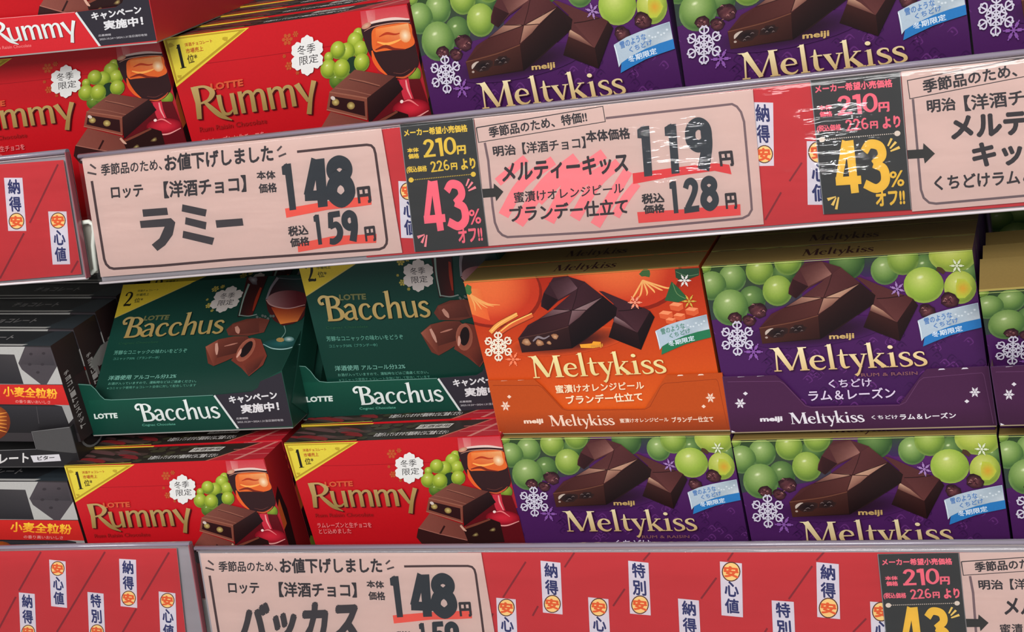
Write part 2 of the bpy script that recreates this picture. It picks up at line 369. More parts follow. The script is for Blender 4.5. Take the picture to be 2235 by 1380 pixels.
BIG = {   # heavy price figures, height 1
 '1': ([('l', [(.25, 0), (.22, .98)], [.22, .23]), ('p', [(.0, .76), (.0, .93), (.2, 1.0), (.2, .74)])], .36),
 '4': ([('l', [(.47, 0), (.45, 1)], [.24, .26]), ('l', [(.36, 1), (.08, .26)], [.22, .2]), ('l', [(0, .26), (.66, .24)], [.19, .19])], .66),
 '8': ([('s', [(.3, .9), (.14, .83), (.12, .68), (.3, .56), (.48, .68), (.46, .83), (.3, .9)], [.21] * 7), ('s', [(.3, .56), (.12, .45), (.09, .24), (.3, .1), (.51, .24), (.48, .45), (.3, .56)], [.22] * 7)], .62),
 '5': ([('l', [(.1, .91), (.52, .93)], [.18, .18]), ('l', [(.16, .98), (.12, .5)], [.2, .18]), ('s', [(.1, .52), (.34, .6), (.47, .42), (.42, .2), (.22, .08), (.04, .1)], [.12, .19, .22, .22, .2, .18])], .6),
 '9': ([('s', [(.3, .9), (.13, .8), (.12, .58), (.28, .46), (.46, .56), (.46, .8), (.3, .9)], [.21] * 7), ('s', [(.47, .75), (.47, .45), (.36, .0)], [.22, .22, .24])], .62),
 '2': ([('s', [(.08, .72), (.16, .88), (.32, .9), (.44, .76), (.38, .52), (.12, .14)], [.2, .2, .21, .22, .21, .2]), ('l', [(0, .09), (.56, .09)], [.18, .18])], .6),
 '0': ([('s', [(.3, .91), (.12, .75), (.1, .3), (.3, .09), (.5, .3), (.48, .75), (.3, .91)], [.17, .2, .2, .17, .2, .2, .17])], .62),
 '6': ([('s', [(.46, .86), (.3, .9), (.14, .7), (.1, .35)], [.16, .18, .2, .2]), ('s', [(.3, .5), (.12, .38), (.14, .17), (.3, .09), (.47, .2), (.47, .4), (.3, .5)], [.18] * 7)], .6),
 '3': ([('s', [(.08, .78), (.2, .91), (.4, .86), (.44, .68), (.26, .54)], [.2, .2, .21, .21, .17]), ('s', [(.26, .54), (.46, .44), (.48, .2), (.3, .08), (.06, .18)], [.17, .21, .22, .2, .2])], .6),
 '円': ([('l', [(.05, 0), (.05, 1)], [.13, .13]), ('l', [(0, .94), (.95, .94)], [.13, .13]), ('l', [(.9, 1), (.9, .05)], [.14, .14]), ('l', [(.05, .48), (.9, .48)], [.13, .13]), ('l', [(.47, .95), (.47, .48)], [.12, .12]), ('l', [(.72, .05), (.95, .05)], [.12, .12])], .97),
}
# ================================================================== ARTWORK
def mixc(a, b, t): t = min(max(t, 0), 1); return tuple(a[i] * (1 - t) + b[i] * t for i in range(3))
def grape(a, x, y, r, light=(178, 200, 110), mid=(118, 158, 58), dark=(48, 88, 42), ry=None, rot=0.):
    def f(u, v):
        d = math.hypot(u + .15, v + .32); e = math.hypot(u, v)
        c = mixc(light, mid, d / .75) if d < .75 else mixc(mid, dark, (d - .75) / .6)
        if e > .86 and v > .1: c = mixc(c, light, .35)
        return c
    a.blob(x, y, r, ry or r * 1.02, f, rot, 6, 24)
    a.blob(x - .18 * r, y - .38 * r, r * .2, r * .12, lambda u, v: mixc((225, 232, 190), mixc(light, mid, .2), math.hypot(u, v)), -.3, 2, 10)
def raisin(a, x, y, r, col=(88, 46, 52)):
    a.blob(x, y, r, r * .8, lambda u, v: mixc(mixc(col, (150, 95, 90), .35 * (math.sin(9 * u + 5 * v) > .3)), (38, 18, 26), math.hypot(u, v - .1) ** 2), .3, 4, 16, wob=.06)
    q = random.Random(int(x))
    for k in range(7):
        u, v = q.uniform(-.75, .6), q.uniform(-.6, .5)
        a.stroke([(x + r * u, y + r * v), (x + r * (u + .14), y + r * (v - .12)), (x + r * (u + .3), y + r * (v + q.uniform(-.1, .12)))], [r * .04, r * .1, r * .04], (156, 108, 104) if k % 2 else (44, 20, 28), 3)
M2Q = [(1532, 582), (2122, 545), (2172, 938), (1597, 942)]
M1Q = [(1012, 615), (1525, 580), (1590, 940), (1095, 945)]
GOLDH = ((222, 200, 138), (176, 138, 78))
def choc_block(a, t):
    """two faceted chocolate sticks, t = tint"""
    def c(r, g, b): q = .8 if r < 140 else .95; return (r * t[0] * q, g * t[1] * q, b * t[2] * q)
    a.blob(860, 830, 460, 95, lambda u, v: mixc(c(34, 16, 26), t[3], math.hypot(u, v) ** 1.3), -.12, 4, 28)
    a.poly([(780, 372), (890, 362), (1020, 402), (960, 460), (805, 540), (720, 608), (672, 578), (676, 540), (700, 480)], c(92, 48, 52))
    a.quad4([(700, 480), (805, 530), (722, 608), (672, 578)], c(66, 32, 36), c(50, 24, 28), c(50, 24, 28), c(70, 34, 38))
    a.quad4([(745, 410), (895, 364), (962, 450), (805, 530)], c(96, 52, 54), c(104, 58, 58), c(150, 104, 98), c(120, 74, 70), 3)
    a.poly([(1120, 468), (1150, 470), (1500, 612), (1395, 768), (1215, 690), (1225, 560)], c(98, 52, 54))
    a.quad4([(1255, 610), (1455, 588), (1500, 612), (1395, 768)], c(104, 56, 58), c(90, 46, 48), c(88, 44, 46), c(112, 62, 62), 2)
    a.quad4([(1228, 648), (1300, 690), (1392, 766), (1214, 690)], c(196, 160, 138), c(160, 116, 100), c(120, 72, 68), c(120, 76, 70), 3)
    a.stroke([(1258, 611), (1340, 605), (1440, 590)], 6, c(52, 26, 28), 3)
    a.quad4([(1500, 612), (1532, 655), (1412, 892), (1393, 768)], c(52, 26, 28), c(38, 20, 22), c(30, 16, 18), c(44, 22, 24), 2)
    a.quad4([(1214, 690), (1395, 768), (1412, 892), (1170, 800)], c(72, 36, 34), c(62, 30, 30), c(44, 20, 22), c(36, 18, 20), 2)
    a.poly([(1144, 500), (1250, 588), (1236, 648), (1000, 812), (884, 880), (500, 910), (478, 806), (860, 700)], c(44, 24, 26))
    a.quad4([(1148, 505), (1250, 590), (1232, 650), (1000, 800)], c(50, 26, 28), c(42, 22, 24), c(36, 20, 22), c(42, 22, 24), 3)
    a.quad4([(1160, 515), (1240, 640), (885, 880), (868, 722)], c(48, 26, 28), c(34, 18, 20), c(28, 15, 18), c(56, 28, 28), 3)
    a.poly([(1018, 403), (1148, 505), (870, 722), (480, 806), (560, 712), (645, 670), (765, 597), (962, 445)], c(86, 42, 44))
    a.quad4([(765, 597), (962, 445), (1000, 520), (900, 605)], c(92, 48, 52), c(104, 56, 58), c(100, 54, 56), c(110, 62, 62), 2)
    a.quad4([(962, 445), (1020, 403), (1148, 505), (905, 605)], c(96, 50, 54), c(102, 54, 56), c(84, 42, 46), c(100, 54, 56), 3)
    a.quad4([(765, 597), (880, 600), (905, 606), (648, 672)], c(150, 108, 96), c(186, 146, 126), c(176, 134, 116), c(104, 62, 58), 3)
    a.quad4([(905, 605), (1050, 545), (1148, 508), (1012, 604)], c(190, 152, 130), c(196, 162, 140), c(150, 110, 96), c(176, 134, 116), 3)
    a.quad4([(905, 606), (1012, 604), (960, 655), (868, 715)], c(170, 128, 112), c(150, 108, 94), c(130, 84, 76), c(140, 96, 86), 3)
    a.quad4([(648, 672), (905, 607), (868, 716), (480, 804)], c(84, 40, 40), c(104, 56, 54), c(96, 50, 48), c(74, 36, 36), 3)
    for P in ([(962, 445), (940, 520), (905, 605), (868, 716)], [(765, 597), (905, 605), (1012, 604)], [(648, 672), (905, 606), (1050, 548), (1148, 507)]):
        a.stroke(P, 5, c(62, 30, 32), 0)
    a.quad4([(480, 806), (870, 722), (882, 872), (500, 910)], c(92, 50, 42), c(78, 40, 36), c(52, 26, 26), c(78, 42, 36), 2)
    a.stroke([(480, 806), (700, 768), (870, 722)], 6, c(128, 78, 62), 3)
M_RIB = [(1530, 755), (1620, 712), (1720, 683), (1930, 636)]
def ribbon(a, band, ink):
    a.poly([(1530, 755), (1620, 714), (1720, 684), (1830, 658), (1930, 636), (1946, 742), (1850, 762), (1750, 790), (1640, 832), (1576, 866), (1556, 892), (1545, 830)], (176, 192, 206))
    a.quad4([(1720, 690), (1926, 640), (1942, 738), (1740, 790)], (190, 202, 212), (140, 156, 168), (200, 208, 214), (150, 168, 182), 4)
    for k in range(9): a.blob(1740 + 21 * k, 735 - 5 * k + 12 * math.sin(k * 2.2), 12, 9, lambda u, v: mixc((228, 234, 238), (168, 182, 192), math.hypot(u, v)), 0, 2, 8)
    a.stroke([(1534, 760), (1550, 820), (1560, 885)], [8, 6, 4], (222, 230, 236), 3)
    a.poly([(1576, 866), (1640, 832), (1750, 790), (1850, 762), (1948, 741), (1955, 800), (1850, 825), (1750, 852), (1640, 895), (1566, 926)], band)
    a.txt('雪のような', (1578, 782), (1760, 735), (1570, 742), ink, .02)
    a.txt('くちどけ', (1640, 808), (1800, 765), (1634, 776), ink, .02)
    a.txt('冬期限定', (1630, 868), (1830, 822), (1622, 832), (214, 226, 236), .02)
def melty(kind):
    a = Art(M2Q); a.page(1500, 450, 3.0408)
    pur = kind == 'purple'
    b1, b2 = ((88, 38, 102), (50, 18, 64)) if pur else ((232, 92, 34), (226, 104, 28))
    a.quad4([(60, 380), (1930, 240), (2100, 1560), (220, 1560)], mixc(b1, b2, .3) if pur else (170, 38, 22), b1 if pur else (176, 40, 24), b2, mixc(b1, b2, .6), 8)
    if pur:
        rnd = random.Random(3); L0 = a.lay
        for k in range(95):                       # damask vine print
            x = rnd.uniform(150, 1980); y = rnd.uniform(820, 1330)
            cc = (94, 44, 108) if k % 2 else (56, 22, 70); g = 1 if k % 3 else -1
            a.stroke([(x, y), (x + 35 * g, y - 26), (x + 64 * g, y + 4), (x + 40 * g, y + 24)], [3, 10, 8, 3], cc, 4)
            a.blob(x + 30 * g, y - 2, 11, 6, cc, .6 * g, 1, 7); a.lay = L0 + (k % 5) * 2
        a.lay = L0 + 10
        a.quad4([(60, 370), (780, 300), (760, 640), (150, 760)], (46, 72, 34), (60, 84, 40), (60, 50, 70), (50, 60, 60), 4)
        a.quad4([(930, 330), (1925, 250), (1960, 420), (1180, 470)], (40, 70, 44), (70, 96, 40), (70, 50, 80), (60, 36, 84), 4)
        G = [(120, 405, 40, 1), (640, 450, 75, 2), (668, 365, 92, 1), (430, 622, 92, 2), (300, 478, 92, 0), (480, 428, 92, 1), (165, 528, 95, 0), (288, 672, 118, 0), (1060, 370, 118, 2),
             (1575, 412, 92, 2), (1312, 425, 95, 0), (1432, 350, 105, 1), (1870, 440, 70, 2), (600, 560, 100, 1)]
        pal = [((164, 184, 118), (106, 138, 68), (46, 80, 42)), ((182, 196, 108), (130, 156, 62), (68, 100, 40)), ((118, 146, 82), (74, 106, 54), (36, 64, 36))]
        for x, y, r, p in G: grape(a, x, y, r, *pal[p])
        yl = ((204, 206, 118), (164, 178, 70), (100, 126, 44))
        grape(a, 1812, 538, 108, *yl)
        a.blob(1830, 545, 62, 60, lambda u, v: mixc((206, 150, 48), (176, 190, 66), math.hypot(u, v)), 0, 3, 9, wob=.16)
        grape(a, 1762, 325, 160, *yl, ry=112)
        grape(a, 1570, 522, 134, (198, 206, 116), (148, 174, 66), (108, 136, 48), ry=120)
        a.stroke([(1655, 415), (1680, 422), (1708, 442)], [28, 34, 24], (74, 52, 34), 3)
        for x, y, r in ((470, 690, 62), (320, 742, 48), (412, 758, 46), (1592, 692, 56), (1742, 620, 62)): raisin(a, x, y, r)
        choc_block(a, (1.06, 1.04, 1.0, (66, 27, 80)))
        a.blob(600, 835, 74, 34, lambda u, v: mixc((24, 17, 20), (52, 32, 30), math.hypot(u, v)), -.14, 3, 16, wob=.08)
        a.blob(735, 812, 60, 28, lambda u, v: mixc((24, 17, 20), (50, 30, 28), math.hypot(u, v)), -.2, 3, 14, wob=.1)
        a.stroke([(522, 850), (530, 832), (552, 815), (572, 808)], [6, 20, 12, 3], (190, 172, 160), 4); a.blob(528, 868, 10, 7, (170, 150, 140), 0, 1, 7)
        for x, y, w in ((604, 846, 16), (632, 826, 12), (700, 806, 12), (722, 822, 9), (748, 800, 14), (762, 824, 8), (585, 862, 9)):
            a.stroke([(x - w, y + 3), (x, y - 5), (x + w, y)], [2, 5, 2], (112, 96, 94), 3)
        ribbon(a, (44, 118, 184), (84, 126, 184))
    else:
        a.page(1000, 480, 3.725, M1Q)
        def orange(x, y, rx, ry, rot=0):
            a.blob(x + 12, y + 14, rx * 1.03, ry * 1.04, (136, 34, 20), rot, 1, 40)
            a.blob(x, y, rx, ry, lambda u, v: mixc((240, 112, 60), (196, 56, 32), math.hypot(u + .15, v + .1) ** 2.6), rot, 6, 40)
        orange(262, 560, 400, 292, .12)
        a.quad4([(40, 560), (190, 560), (260, 820), (90, 760)], (240, 150, 80), (238, 110, 58), (228, 92, 46), (236, 120, 60), 2)
        for k in range(5): a.stroke([(90, 600), (130 + 26 * k, 680), (140 + 50 * k, 740 - 12 * k)], [8, 12, 4], (246, 168, 96), 4)
        a.blob(76, 570, 46, 34, (70, 112, 60), .6, 2, 9, wob=.2)
        orange(1330, 380, 470, 330, .2)
        for k in range(6): a.stroke([(1500, 490), (1440 - 12 * k + 60 * k, 600 - 10 * k), (1400 + 66 * k, 660 - 22 * k)], [10, 14, 4], (248, 178, 104), 4)
        a.blob(1520, 440, 46, 34, (66, 100, 56), 0, 2, 8, wob=.25)
        a.poly([(1762, 400), (1960, 390), (1960, 450), (1830, 500), (1770, 470)], (44, 74, 52)); a.stroke([(1770, 420), (1860, 455), (1955, 440)], 5, (96, 128, 92), 3)
        a.poly([(1735, 500), (1800, 560), (1870, 640), (1790, 670), (1680, 655)], (46, 92, 56)); a.stroke([(1745, 515), (1780, 600), (1850, 640)], 5, (110, 140, 90), 3)
        a.stroke([(262, 915), (330, 850), (480, 766)], [46, 46, 40], (150, 60, 28), 4); a.stroke([(262, 915), (330, 850), (480, 766)], [34, 36, 30], (236, 160, 80), 4); a.stroke([(272, 905), (340, 842), (480, 758)], [8, 8, 6], (246, 190, 110), 4)
        a.stroke([(330, 925), (420, 860), (606, 772)], [48, 54, 46], (140, 50, 26), 4); a.stroke([(330, 925), (420, 860), (606, 772)], [34, 40, 34], (214, 96, 52), 4); a.stroke([(345, 905), (440, 835), (600, 760)], [8, 10, 8], (248, 196, 104), 4)
        for x, y, r in ((1690, 772, 58), (1775, 704, 58), (1902, 742, 56), (1800, 786, 50), (1730, 820, 44)):
            a.poly([(x - r, y - r * .2), (x - r * .4, y - r * .62), (x + r * .9, y - r * .45), (x + r, y + r * .3), (x + r * .3, y + r * .7), (x - r * .8, y + r * .45)], (216, 92, 52))
            a.poly([(x - r, y - r * .2), (x - r * .4, y - r * .62), (x + r * .9, y - r * .45), (x + r * .3, y - r * .02)], (240, 142, 96))
        a.page(1500, 450, 3.0408)
        choc_block(a, (.78, .78, .92, (204, 72, 31)))
        a.page(1000, 480, 3.725, M1Q)
        for x, y, r in ((560, 990, 38), (662, 995, 34), (742, 996, 20), (790, 948, 30)):
            a.blob(x, y, r, r * .75, lambda u, v: mixc((206, 160, 124), (140, 90, 60), math.hypot(u, v)), .4, 2, 8, wob=.15)
        a.stroke([(610, 985), (650, 950), (700, 962), (745, 940)], [10, 18, 14, 8], (132, 118, 124), 4)
        a.poly([(990, 1010), (1090, 1002), (1100, 985), (1162, 990), (1160, 1030), (1100, 1040), (1000, 1038)], (236, 158, 48))
        a.page(1500, 450, 3.0408); ribbon(a, (40, 116, 78), (92, 140, 124)); a.page(1000, 480, 3.725, M1Q)
        a.flake(1842, 490, 54, (232, 226, 220), 2, .13)
        a.flake(1880, 658, 58, (204, 168, 70), 2, .1)
        a.flake(1440, 668, 58, (240, 150, 120), 2, .13); a.flake(450, 1130, 62, (244, 130, 90), 2, .12)
        a.flake(330, 1025, 112, (240, 226, 204), 1, .1, .5)
        a.page(1500, 450, 3.0408)
    if pur:
        a.flake(1395, 545, 50, (158, 122, 176), 2, .12, .3); a.flake(442, 962, 62, (134, 84, 160), 2, .12)
        a.flake(335, 872, 108, (206, 200, 216), 1, .085, .5)
        a.flake(1790, 390, 48, (216, 222, 190), 2, .12)
        a.txt('meiji', (948, 887), (1108, 880), (946, 845), (196, 162, 102), .035, 1)
        a.word('Meltykiss', (568, 1092), (1600, 1052), (543, 938), ((244, 226, 180), (214, 180, 122)), 1, shadow=(58, 22, 52), sh=(.03, -.035))
        a.txt('RUM & RAISIN', (1158, 1126), (1530, 1112), (1156, 1104), (132, 84, 88), .01)
        a.txt('くちどけ', (944, 1200), (1226, 1190), (938, 1146), (206, 188, 214), .02)
        a.txt('ラム＆レーズン', (812, 1286), (1386, 1264), (804, 1218), (214, 198, 220), .02)
    else:
        a.page(1000, 480, 3.725, M1Q)
        a.txt('meiji', (1085, 1040), (1180, 1034), (1083, 1008), (220, 150, 60), .03)
        a.word('Meltykiss', (602, 1282), (1702, 1240), (566, 1106), ((238, 222, 158), (228, 206, 140)), 1, shadow=(190, 76, 30), sh=(.015, -.02))
        a.page(1050, 820, 3.725, M1Q)
        a.txt('蜜漬けオレンジピール', (615, 138), (1330, 104), (605, 74), (244, 214, 178), .025)
        a.txt('ブランデー仕立て', (705, 228), (1320, 198), (690, 160), (246, 220, 186), .03)
    a.page(1500, 450, 3.0408)
    a.stroke([(88, 403), (1000, 345), (1892, 288)], 5, (206, 218, 130) if pur else (190, 150, 70), 0)
    return a
# ---- red box
R3Q = [(620, 969), (1092, 950), (1150, 1195), (692, 1200)]
def rummy():
    a = Art(R3Q, (0, -.42, 1, 1)); a.page(600, 880, 3.991)
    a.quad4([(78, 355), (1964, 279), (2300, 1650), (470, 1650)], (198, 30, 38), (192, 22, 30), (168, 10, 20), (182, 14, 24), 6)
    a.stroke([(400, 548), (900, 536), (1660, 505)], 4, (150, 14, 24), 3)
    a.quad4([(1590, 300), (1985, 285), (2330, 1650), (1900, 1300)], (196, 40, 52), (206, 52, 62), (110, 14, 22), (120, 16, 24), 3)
    a.poly([(78, 355), (726, 338), (178, 684)], (222, 200, 62))
    a.poly([(92, 362), (700, 346), (182, 662)], (178, 148, 40)); a.poly([(112, 372), (650, 356), (190, 640)], (222, 202, 64))
    for x, y in ((140, 404), (545, 398), (205, 615)): a.blob(x, y, 20, 13, (186, 160, 44), .2, 1, 7, wob=.2)
    a.word('1', (205, 566), (262, 560), (165, 408), (30, 28, 22), font=SERIF, fat=1.5)
    a.txt('洋酒チョコレート', (246, 424), (450, 414), (240, 400), (178, 78, 36), .02)
    a.txt('市場売上', (254, 470), (382, 462), (250, 438), (178, 78, 36), .02)
    a.txt('位*', (268, 538), (340, 528), (258, 482), (86, 70, 30), .02)
    for x, y, r in ((1018, 442, 42), (1082, 412, 22), (1030, 620, 30), (995, 552, 14), (1096, 672, 14)): a.flake(x, y, r, (188, 84, 42), 0, .2)
    grap = ((196, 206, 96), (142, 162, 42), (74, 100, 26))
    for x, y, r in ((1575, 455, 44), (1548, 500, 62), (1590, 560, 60), (1480, 570, 66), (1412, 548, 60), (1340, 590, 36), (1400, 750, 58), (1480, 740, 60)):
        grape(a, x, y, r, *(((120, 146, 50), (84, 112, 36), (40, 66, 24)) if y > 730 else grap))
    a.blob(1530, 660, 60, 60, (28, 52, 34), 0, 1, 12)
    for x, y, r in ((1338, 668, 64), (1440, 676, 66), (1600, 648, 62)): grape(a, x, y, r, *grap)
    grape(a, 2020, 770, 52, (150, 168, 60), (118, 142, 44), (70, 96, 30))
    # glass
    a.quad4([(1592, 300), (1960, 285), (1990, 395), (1605, 415)], (196, 58, 70), (200, 60, 70), (206, 88, 88), (206, 100, 96), 3)
    a.quad4([(1636, 300), (1710, 298), (1712, 400), (1660, 410)], (208, 104, 110), (198, 70, 80), (214, 130, 124), (216, 140, 130), 1)
    bowl = [(1603, 402), (1700, 380), (1850, 370), (1986, 388), (2015, 470), (2042, 590), (2056, 690), (2000, 765), (1915, 785), (1820, 762), (1735, 690), (1665, 600), (1618, 490)]
    a.soft(bowl, (48, 25, 29))
    a.soft([(1700, 425), (1840, 408), (1985, 415), (2008, 490), (2022, 560), (1930, 590), (1800, 588), (1700, 582), (1680, 500)], (222, 100, 42))
    a.quad4([(1712, 430), (1975, 414), (1998, 520), (1716, 545)], (236, 128, 60), (232, 168, 110), (220, 120, 72), (212, 84, 34), 4)
    a.stroke([(1740, 486), (1800, 468), (1870, 480), (1930, 470)], [6, 18, 12, 4], (176, 56, 28), 6)
    a.stroke([(1725, 520), (1800, 540), (1880, 528), (1930, 510)], [8, 18, 14, 4], (250, 168, 82), 6)
    a.stroke([(1710, 572), (1790, 556), (1860, 580), (1950, 590)], [8, 22, 18, 6], (126, 40, 24), 6)
    a.blob(1950, 495, 52, 44, lambda u, v: mixc((244, 224, 190), (228, 146, 88), math.hypot(u, v)), .9, 3, 14)
    a.soft([(1692, 600), (1800, 585), (1960, 592), (2044, 590), (2052, 680), (1998, 745), (1915, 760), (1830, 742), (1760, 690)], (50, 26, 28))
    a.stroke([(1682, 575), (1700, 640), (1745, 705), (1800, 752)], [10, 28, 24, 8], (226, 94, 38), 6)
    a.stroke([(1605, 408), (1700, 382), (1850, 372), (1985, 386)], [8, 16, 20, 10], (226, 196, 186), 6)
    a.stroke([(1622, 438), (1700, 412), (1860, 400), (1990, 408)], [3, 6, 6, 3], (196, 140, 120), 6)
    a.blob(1640, 402, 40, 20, lambda u, v: mixc((206, 170, 140), (190, 120, 100), math.hypot(u, v)), -.3, 2, 12)
    a.stroke([(1870, 772), (1940, 780), (2000, 752), (2030, 722)], [5, 14, 12, 4], (196, 84, 48), 6)
    a.stroke([(1850, 740), (1920, 752), (1985, 728)], [3, 5, 3], (104, 54, 48), 5)
    # foot of the glass
    a.poly([(1650, 980), (1900, 790), (2060, 800), (2200, 1180), (2180, 1230), (1700, 1230)], (92, 16, 24))
    a.poly([(1895, 792), (1972, 790), (1985, 860), (2012, 935), (1950, 965), (1920, 900)], (196, 44, 62))
    a.stroke([(1950, 800), (1962, 860), (1995, 930)], [10, 14, 6], (232, 150, 150), 4)
    a.blob(1990, 995, 150, 64, lambda u, v: mixc((206, 40, 58), (120, 14, 28), math.hypot(u, v) ** 2), .05, 4, 26)
    a.stroke([(1860, 1000), (1920, 1050), (2020, 1062), (2130, 1024)], [5, 10, 12, 6], (224, 150, 146), 6)
    a.stroke([(1925, 945), (1980, 940), (2050, 985)], [4, 12, 4], (232, 120, 122), 5)
    a.blob(1915, 942, 14, 12, (240, 214, 208), 0, 1, 8)
    # chocolate
    def c(*k): return k
    a.quad4([(1352, 955), (1640, 1050), (1685, 1196), (1255, 1085)], (128, 68, 58), (112, 58, 50), (120, 64, 54), (134, 74, 64), 3)
    a.poly([(1252, 1086), (1440, 1140), (1685, 1192), (1690, 1230), (1290, 1228), (1238, 1165)], (52, 24, 24))
    a.stroke([(1482, 1064), (1440, 1138)], 16, (50, 24, 24), 0); a.stroke([(1255, 1084), (1440, 1136), (1680, 1190)], 6, (166, 104, 90), 0)
    a.poly([(1640, 1080), (1870, 998), (1965, 1034), (2005, 1206), (1695, 1222)], (40, 18, 18))
    a.stroke([(1650, 1088), (1760, 1050), (1880, 1006)], [18, 20, 14], (118, 60, 46), 0)
    a.stroke([(1620, 1060), (1650, 1095), (1672, 1110)], [16, 18, 8], (206, 160, 140), 4)
    for x, y in ((1752, 1142), (1902, 1098)): a.blob(x, y, 28, 16, lambda u, v: mixc((184, 168, 108), (70, 46, 30), math.hypot(u, v)), -.3, 3, 10, wob=.12)
    a.quad4([(1640, 892), (1865, 765), (1928, 858), (1650, 1070)], (50, 26, 26), (42, 22, 24), (30, 16, 18), (34, 18, 20), 3)
    a.quad4([(1545, 690), (1865, 765), (1640, 892), (1345, 822)], (118, 66, 54), (96, 50, 44), (112, 60, 50), (126, 72, 60), 3)
    a.stroke([(1498, 745), (1620, 778), (1742, 818)], [5, 8, 5], (150, 94, 76), 0); a.stroke([(1502, 752), (1620, 786), (1740, 826)], 5, (74, 38, 34), 0)
    a.stroke([(1390, 800), (1520, 828), (1670, 874)], 5, (146, 90, 74), 0)
    a.poly([(1345, 822), (1640, 892), (1642, 1036), (1322, 936)], (128, 70, 56))
    a.poly([(1358, 850), (1618, 912), (1624, 1012), (1344, 924)], (46, 20, 22))
    a.stroke([(1345, 822), (1500, 858), (1640, 892)], 9, (150, 92, 74), 0); a.stroke([(1322, 938), (1480, 985), (1640, 1036)], 8, (160, 100, 82), 0)
    for x, y, r in ((1392, 895, 30), (1512, 930, 32)): a.blob(x, y, r, r * .8, lambda u, v: mixc((208, 190, 118), (128, 100, 56), math.hypot(u, v)), .3, 3, 12)
    a.blob(1372, 866, 20, 13, (206, 190, 180), .5, 1, 8)
    a.badge(1175, 560, 136, (228, 226, 222))
    a.txt('冬季', (1100, 556), (1240, 545), (1096, 492), (40, 36, 40)); a.txt('限定', (1116, 624), (1262, 614), (1112, 564), (40, 36, 40))
    a.txt('LOTTE', (445, 724), (682, 716), (440, 682), (206, 84, 52), .05)
    a.word('RummY', (322, 905), (1262, 888), (285, 690), ((186, 154, 96), (158, 130, 74)), 1, shadow=(70, 12, 16), sh=(.035, -.035))
    a.txt('Rum Raisin Chocolate', (360, 988), (862, 980), (356, 956), (150, 30, 30), .01)
    a.txt('ラムレーズンと生チョコを', (378, 1080), (848, 1076), (372, 1036), (226, 122, 122), .02)
    a.txt('とじ込めました', (392, 1132), (672, 1128), (386, 1090), (226, 122, 122), .02)
    return a
